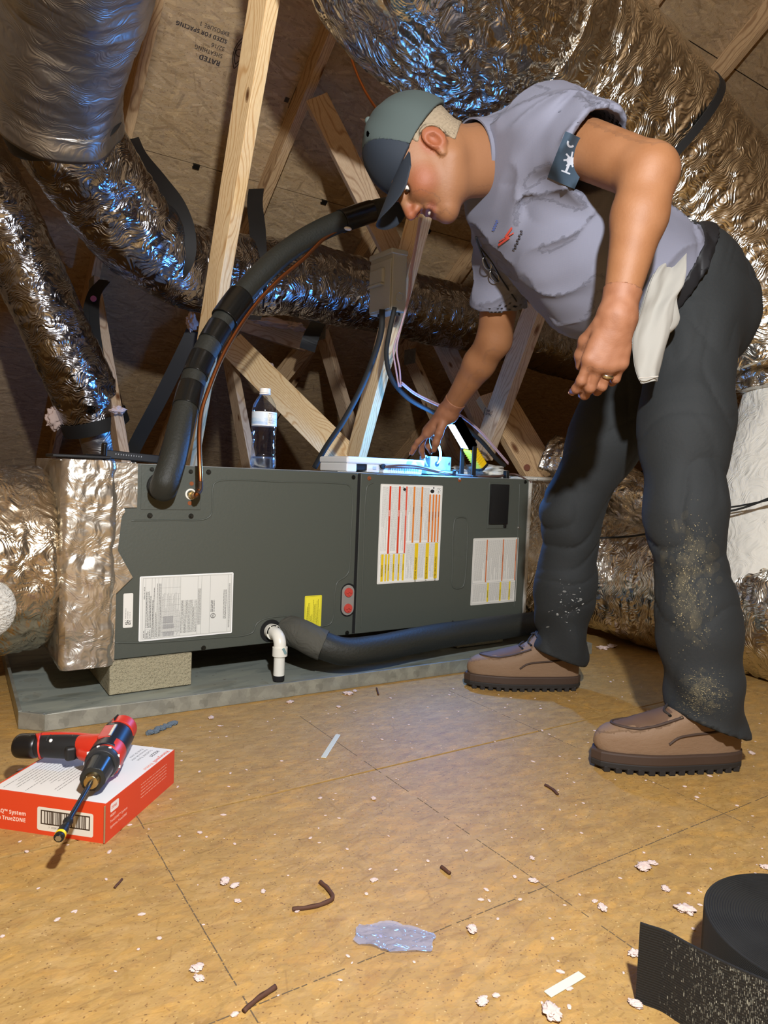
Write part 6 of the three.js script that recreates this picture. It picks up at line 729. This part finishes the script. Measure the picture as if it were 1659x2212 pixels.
// ---------------------------------------------------------------- boxed part with a cordless drill on it
{
  const c0 = [0.238, 0, 0.765], e1 = [-0.722, 0, -0.692], e2 = [0.639, 0, -0.769], A = 0.218, B = 0.238, H = 0.067;
  const t = thing('cardboard_box', 'red and white cardboard box on the floor under the drill', 'box', add3(add3(c0, e1, A / 2), e2, B / 2)); t.rotation.y = Math.atan2(-(-e1[2]), -e1[0]); // local +x is -e1
  const orange = '#d2401c', white = '#dcd8d2';
  const face = (w, h, draw) => std({ map: ctex(1024, Math.round(1024 * h / w), draw, { clamp: true }), roughness: 0.5 });
  const front = face(A, H, (k, W, Hh) => { const r = rng(2); k.fillStyle = orange; k.fillRect(0, 0, W, Hh); k.fillStyle = '#f0d8c8'; k.font = 'bold 44px sans-serif'; k.textAlign = 'right'; k.fillText('VisionPRO IAQ™ System', 330, 182); k.fillText('for use with TrueZONE', 328, 236); k.fillStyle = '#d9d3c4'; k.beginPath(); k.roundRect(430, 90, 490, 190, 18); k.fill(); k.strokeStyle = '#33261c'; k.lineWidth = 10; k.strokeRect(466, 118, 420, 106); k.fillStyle = '#33261c'; let x = 490; while (x < 860) { const b = 2 + r() * 9; k.fillRect(x, 122, b, 98); x += b + 3 + r() * 9; } k.textAlign = 'left'; k.font = '20px sans-serif'; k.fillText('7   85267  06409   2', 530, 256); });
  const side = face(B, H, (k, W, Hh) => { const r = rng(6); k.fillStyle = orange; k.fillRect(0, 0, W, Hh); k.fillStyle = '#e6dcd2'; k.beginPath(); k.roundRect(60, 26, 110, 66, 16); k.fill(); k.fillStyle = orange; k.font = 'bold 26px sans-serif'; k.fillText('ZONE', 76, 68); k.fillStyle = '#f0d2c0'; k.font = 'bold 24px sans-serif'; k.fillText('HZ221', 60, 124); k.font = '26px sans-serif'; k.fillText('TrueZONE™ System', 60, 166); k.fillText('Système TrueZONE', 60, 208); greek(k, r, 480, 60, 420, 130, 5, 'rgba(240,205,185,0.7)', 0.5); });
  const topM = face(A, B, (k, W, Hh) => { const r = rng(10); k.fillStyle = white; k.fillRect(0, 0, W, Hh); k.fillStyle = orange; k.fillRect(0, 0, 16, Hh); k.fillRect(W - 8, 0, 8, Hh); k.fillRect(0, Hh - 14, W, 14); k.save(); k.translate(W - 60, 40); k.rotate(Math.PI / 2); k.fillStyle = '#d2401c'; k.font = 'bold 52px sans-serif'; k.fillText('Honeywell', 0, 0); k.fillStyle = '#e08a70'; k.fillText('Home', 280, 0); k.fillStyle = '#333'; k.font = 'bold 50px sans-serif'; k.fillText('HZ221', 20, 90); k.font = '34px sans-serif'; k.fillText('TrueZONE Panel', 20, 150); k.fillText('Panneau de zone', 20, 196); k.fillText('Panel de zona', 20, 242); k.font = 'bold 46px sans-serif'; k.fillText('HZ221', 700, 210); for (let i = 0; i < 14; i++) greek(k, r, 520, 430 + i * 34, 360 + r() * 200, 20, 1, 'rgba(50,48,46,0.8)', 0.6); k.restore(); });
  const plain = flat(0xd2401c, 0.5);
  const bg = new THREE.BoxGeometry(A, H, B); bg.translate(0, H / 2, 0); const m = part('carton', bg, [side, plain, topM, plain, front, plain], t); part('open_edge', boxAt(0.0016, H - 0.004, 0.004, [A / 2 - 0.0008, H / 2, B / 2 + 0.0006], 0.0004), flat(0x9a7a54, 0.9), t);
}
{
  const ch = [0.213, 0.101, 0.737], rear = [0.302, 0.116, 0.556], X = unit3(sub3(ch, rear)), hv = unit3(sub3([0.128, 0.1, 0.512], [0.262, 0.108, 0.632])), Hd = unit3(add3(hv, X, -dot3(hv, X))), Zu = cross3(X, Hd)[1] > 0 ? cross3(X, Hd) : cross3(Hd, X);
  const t = thing('cordless_drill', 'red and black cordless drill lying on the box with a long nut driver bit', 'drill', rear); const W = (x, h, z) => add3(add3(X.map((v) => v * x), Hd, h), Zu, z); const L = 0.2;
  const red = flat(0xc4301c, 0.42), navy = flat(0x15171f, 0.4), grey = flat(0x2a2b2d, 0.45);
  part('motor_housing', sweep([W(-0.004, 0, 0), W(0.02, 0, 0), W(0.06, 0, 0), W(0.125, 0, 0)], (u) => 0.012 + 0.0175 * Math.pow(Math.sin(Math.min(1, u * 4.2) * Math.PI / 2), 0.6), { nl: 40, nr: 32 }), navy, t);
  part('tail_shell', sweep([W(-0.006, -0.004, 0.004), W(0.012, -0.004, 0.004), W(0.036, -0.003, 0.004)], (u, a) => (0.008 + 0.019 * Math.sin(Math.min(1, u * 2.6) * Math.PI / 2)) * (Math.sin(a) > -2 ? 1 : 1), { nl: 24, nr: 28 }), red, t);
  for (let i = 0; i < 4; i++) part('vent_slot', boxAt(0.003, 0.012, 0.003, W(0.008 + i * 0.007, 0.004, 0.0295 - (3 - i) * 0.0012), 0.0008), M.gap, t);
  part('side_plate', boxAt(0.05, 0.006, 0.022, [0, 0, 0], 0.002).applyMatrix4(new THREE.Matrix4().makeBasis(V(X), V(Zu), V(Hd)).setPosition(V(W(0.074, 0.006, 0.0275)))), flat(0xb23a30, 0.4), t, 'faded red and silver badge plate'); part('badge', boxAt(0.046, 0.003, 0.006, [0, 0, 0], 0.001).applyMatrix4(new THREE.Matrix4().makeBasis(V(X), V(Zu), V(Hd)).setPosition(V(W(0.074, -0.004, 0.0302)))), M.steel, t);
  part('front_shell', sweep([W(0.095, -0.004, 0), W(0.115, -0.004, 0), W(0.13, -0.002, 0)], (u, a) => 0.0305 * (Math.cos(a - 2.6) > 0.2 ? 1.02 : 0.9), { nl: 10, nr: 32 }), red, t);
  const cl = part('clutch_ring', sweep([W(0.125, 0, 0), W(0.128, 0, 0), W(0.145, 0, 0), W(0.148, 0, 0)], (u) => 0.0265 + 0.003 * Math.sin(u * Math.PI), { nl: 16, nr: 36 }), grey, t); for (let i = 0; i < 9; i++) { const a = i / 9 * Math.PI * 2; part('mark', boxAt(0.005, 0.005, 0.0016, W(0.1365, Math.cos(a) * 0.0292, Math.sin(a) * 0.0292), 0.0006, undefined, [0, 0, 0]), M.white, cl); }
  part('chuck', sweep([W(0.146, 0, 0), W(0.15, 0, 0), W(0.18, 0, 0), W(0.192, 0, 0), W(0.196, 0, 0)], (u, a) => (0.0235 - 0.003 * u) * (1 + 0.02 * Math.sign(Math.sin(a * 6))), { nl: 24, nr: 48 }), std({ color: 0x3a3d3e, roughness: 0.35, metalness: 0.6 }), t); part('chuck_nose', sweep([W(0.194, 0, 0), W(0.2, 0, 0), W(0.207, 0, 0)], (u) => 0.0145 - 0.0035 * u, { nl: 8, nr: 28 }), std({ color: 0xcbb98e, metalness: 1, roughness: 0.25 }), t);
  const lc = [ch[0] - rear[0], ch[1] - rear[1], ch[2] - rear[2]], tip = [0.145 - rear[0], 0.085 - rear[1], 0.868 - rear[2]], bd = unit3(sub3(tip, lc)); part('bit_shaft', sweep([lc, mix3(lc, tip, 0.5), mix3(lc, tip, 0.86)], 0.0042, { nl: 10, nr: 6 }), navy, t); part('bit_neck', sweep([mix3(lc, tip, 0.72), mix3(lc, tip, 0.8), mix3(lc, tip, 0.9)], (u) => 0.0065 + 0.001 * Math.sin(u * 9), { nl: 12, nr: 20 }), M.black, t); part('nut_socket', cylAt(0.0075, 0.0075, 0.018, mix3(lc, tip, 0.95), bd, 24), M.black, t); part('yellow_band', cylAt(0.0079, 0.0079, 0.005, mix3(lc, tip, 0.965), bd, 24), M.yellow, t); part('socket_hole', cylAt(0.0048, 0.0048, 0.002, add3(tip, bd, 0.003), bd, 6), M.steel, t);
  // handle
  const hs = W(0.075, 0.0, -0.002), he = sub3([0.128, 0.098, 0.512], rear), hp = (u, x = 0, z = 0) => add3(add3(mix3(hs, he, u), X, x), Zu, z);
  part('grip', sweep([hp(0.1), hp(0.3), hp(0.5), hp(0.7), hp(0.8)], (u, a) => 0.0185 + 0.003 * Math.sin(u * 3), { nl: 30, nr: 28 }), flat(0x121213, 0.6), t); for (let i = 0; i < 7; i++) part('grip_rib', sweep([hp(0.42 + i * 0.04, -0.008, 0.0185), hp(0.425 + i * 0.04, 0.004, 0.0195), hp(0.43 + i * 0.04, 0.012, 0.0165)], 0.0012, { nl: 6, nr: 6 }), grey, t.getObjectByName('grip'));
  part('battery', sweep([hp(0.78), hp(0.8), hp(0.92), hp(1.0), hp(1.02)], (u) => 0.0225 - 0.004 * Math.pow(Math.abs(u * 2 - 1), 6), { nl: 24, nr: 32 }), flat(0x0f0f10, 0.35), t); part('red_band', sweep([hp(0.755, -0.002), hp(0.785, 0), hp(0.8, 0.002)], 0.0232, { nl: 6, nr: 32 }), red, t); part('back_strap', sweep([hp(0.78, -0.014, 0.007), hp(0.6, -0.016, 0.007), hp(0.4, -0.015, 0.007), hp(0.2, -0.012, 0.006), W(0.05, 0.012, 0.002)], 0.0125, { nl: 30, nr: 18 }), red, t);
  part('yoke', sweep([hp(0.46, -0.004, 0.002), hp(0.34, 0.0, 0.003), hp(0.2, 0.006, 0.003), W(0.085, 0.006, 0.002), W(0.09, -0.012, 0)], (u) => 0.0135 + 0.012 * Math.sin(u * Math.PI * 0.55), { nl: 30, nr: 28 }), red, t); part('trigger_guard', sweep([hp(0.3, 0.014, 0.0), hp(0.26, 0.03, 0.0), W(0.115, 0.026, 0), W(0.125, 0.014, 0)], 0.0095, { nl: 20, nr: 16 }), red, t); part('trigger', boxAt(0.02, 0.026, 0.016, hp(0.4, 0.022, -0.002), 0.006), M.black, t); part('led', new THREE.SphereGeometry(0.0035, 10, 8).translate(...hp(0.62, 0.012, 0.0165)), M.white, t);
}
// ---------------------------------------------------------------- roll of black webbing
{
  const c = [0.882, 0, 1.559], t = thing('strap_roll', 'large roll of black woven strap with a loose dusty end', 'roll', c); const wm = flat(0x1d1b17, 0.75, { bumpMap: dtex(512, (u, v) => Math.sin(u * 128 * Math.PI) * 0.6 + Math.sin(v * 64 * Math.PI) * 0.4, [20, 10]), bumpScale: 0.0012 });
  const sp = []; for (let i = 0; i <= 260; i++) { const a = i / 260 * Math.PI * 2 * 13, r = 0.045 + 0.0062 * a / (Math.PI * 2); sp.push([Math.cos(a) * r, Math.sin(a) * r]); }
  const prof = [[0.04, 0], [0.1235, 0], [0.125, 0.001], [0.125, 0.099], [0.1235, 0.1], [0.04, 0.1], [0.04, 0]].map((p) => new THREE.Vector2(...p)); part('coil', new THREE.LatheGeometry(prof, 96), wm, t);
  const rings = []; for (let k = 0; k < 26; k++) { const g = new THREE.TorusGeometry(0.046 + k * 0.003, 0.0009, 5, 90); g.rotateX(Math.PI / 2); g.translate(0, 0.1, 0); rings.push(g); } part('coil_edges', merged(rings), wm, t);
  const rel = (p) => [p[0] - c[0], 0.05, p[1] - c[2]]; const tail = [[0.708, 1.438], [0.712, 1.446], [0.7215, 1.464], [0.7245, 1.488], [0.728, 1.51], [0.733, 1.535], [0.745, 1.572], [0.77, 1.625], [0.82, 1.675], [0.89, 1.69], [0.96, 1.665]].map(rel); part('loose_end', ribbon(tail, tail.map(() => [0, 1, 0]), 0.099, 0.003, 0.004), wm, t);
  const dust = ctex(1024, 512, (k, W, H) => { const r = rng(88); k.fillStyle = '#000'; k.fillRect(0, 0, W, H); for (let i = 0; i < 1500; i++) { const x = Math.floor((r() + r()) / 2 * 110) * 9.3; const v = 30 + r() * r() * r() * 220; k.fillStyle = `rgba(${v | 0},${v | 0},${v | 0},${0.3 + r() * 0.6})`; k.beginPath(); k.ellipse(x, r() * H, 1.5 + r() * 1.8, 2 + r() * r() * 18, 0, 0, 7); k.fill(); } }, { color: false, clamp: true });
  const sheetG = ribbon(tail.slice(2, 8).map((p) => { const q = unit3([p[0] + 0.05, 0, p[2]]); return add3(p, [q[0], 0, q[2]], 0.0032); }), tail.slice(2, 8).map(() => [0, 1, 0]), 0.097, 0.0004, 0.004); const u = sheetG.attributes.uv; for (let i = 0; i < u.count; i++) u.setXY(i, u.getX(i) / 0.19, u.getY(i) / 0.1 + 0.5); part('dust', sheetG, std({ color: 0xb4b2a0, roughness: 0.95, alphaMap: dust, transparent: true }), t, 'pale dust caught in the weave');
}
renderer.render(scene, camera);
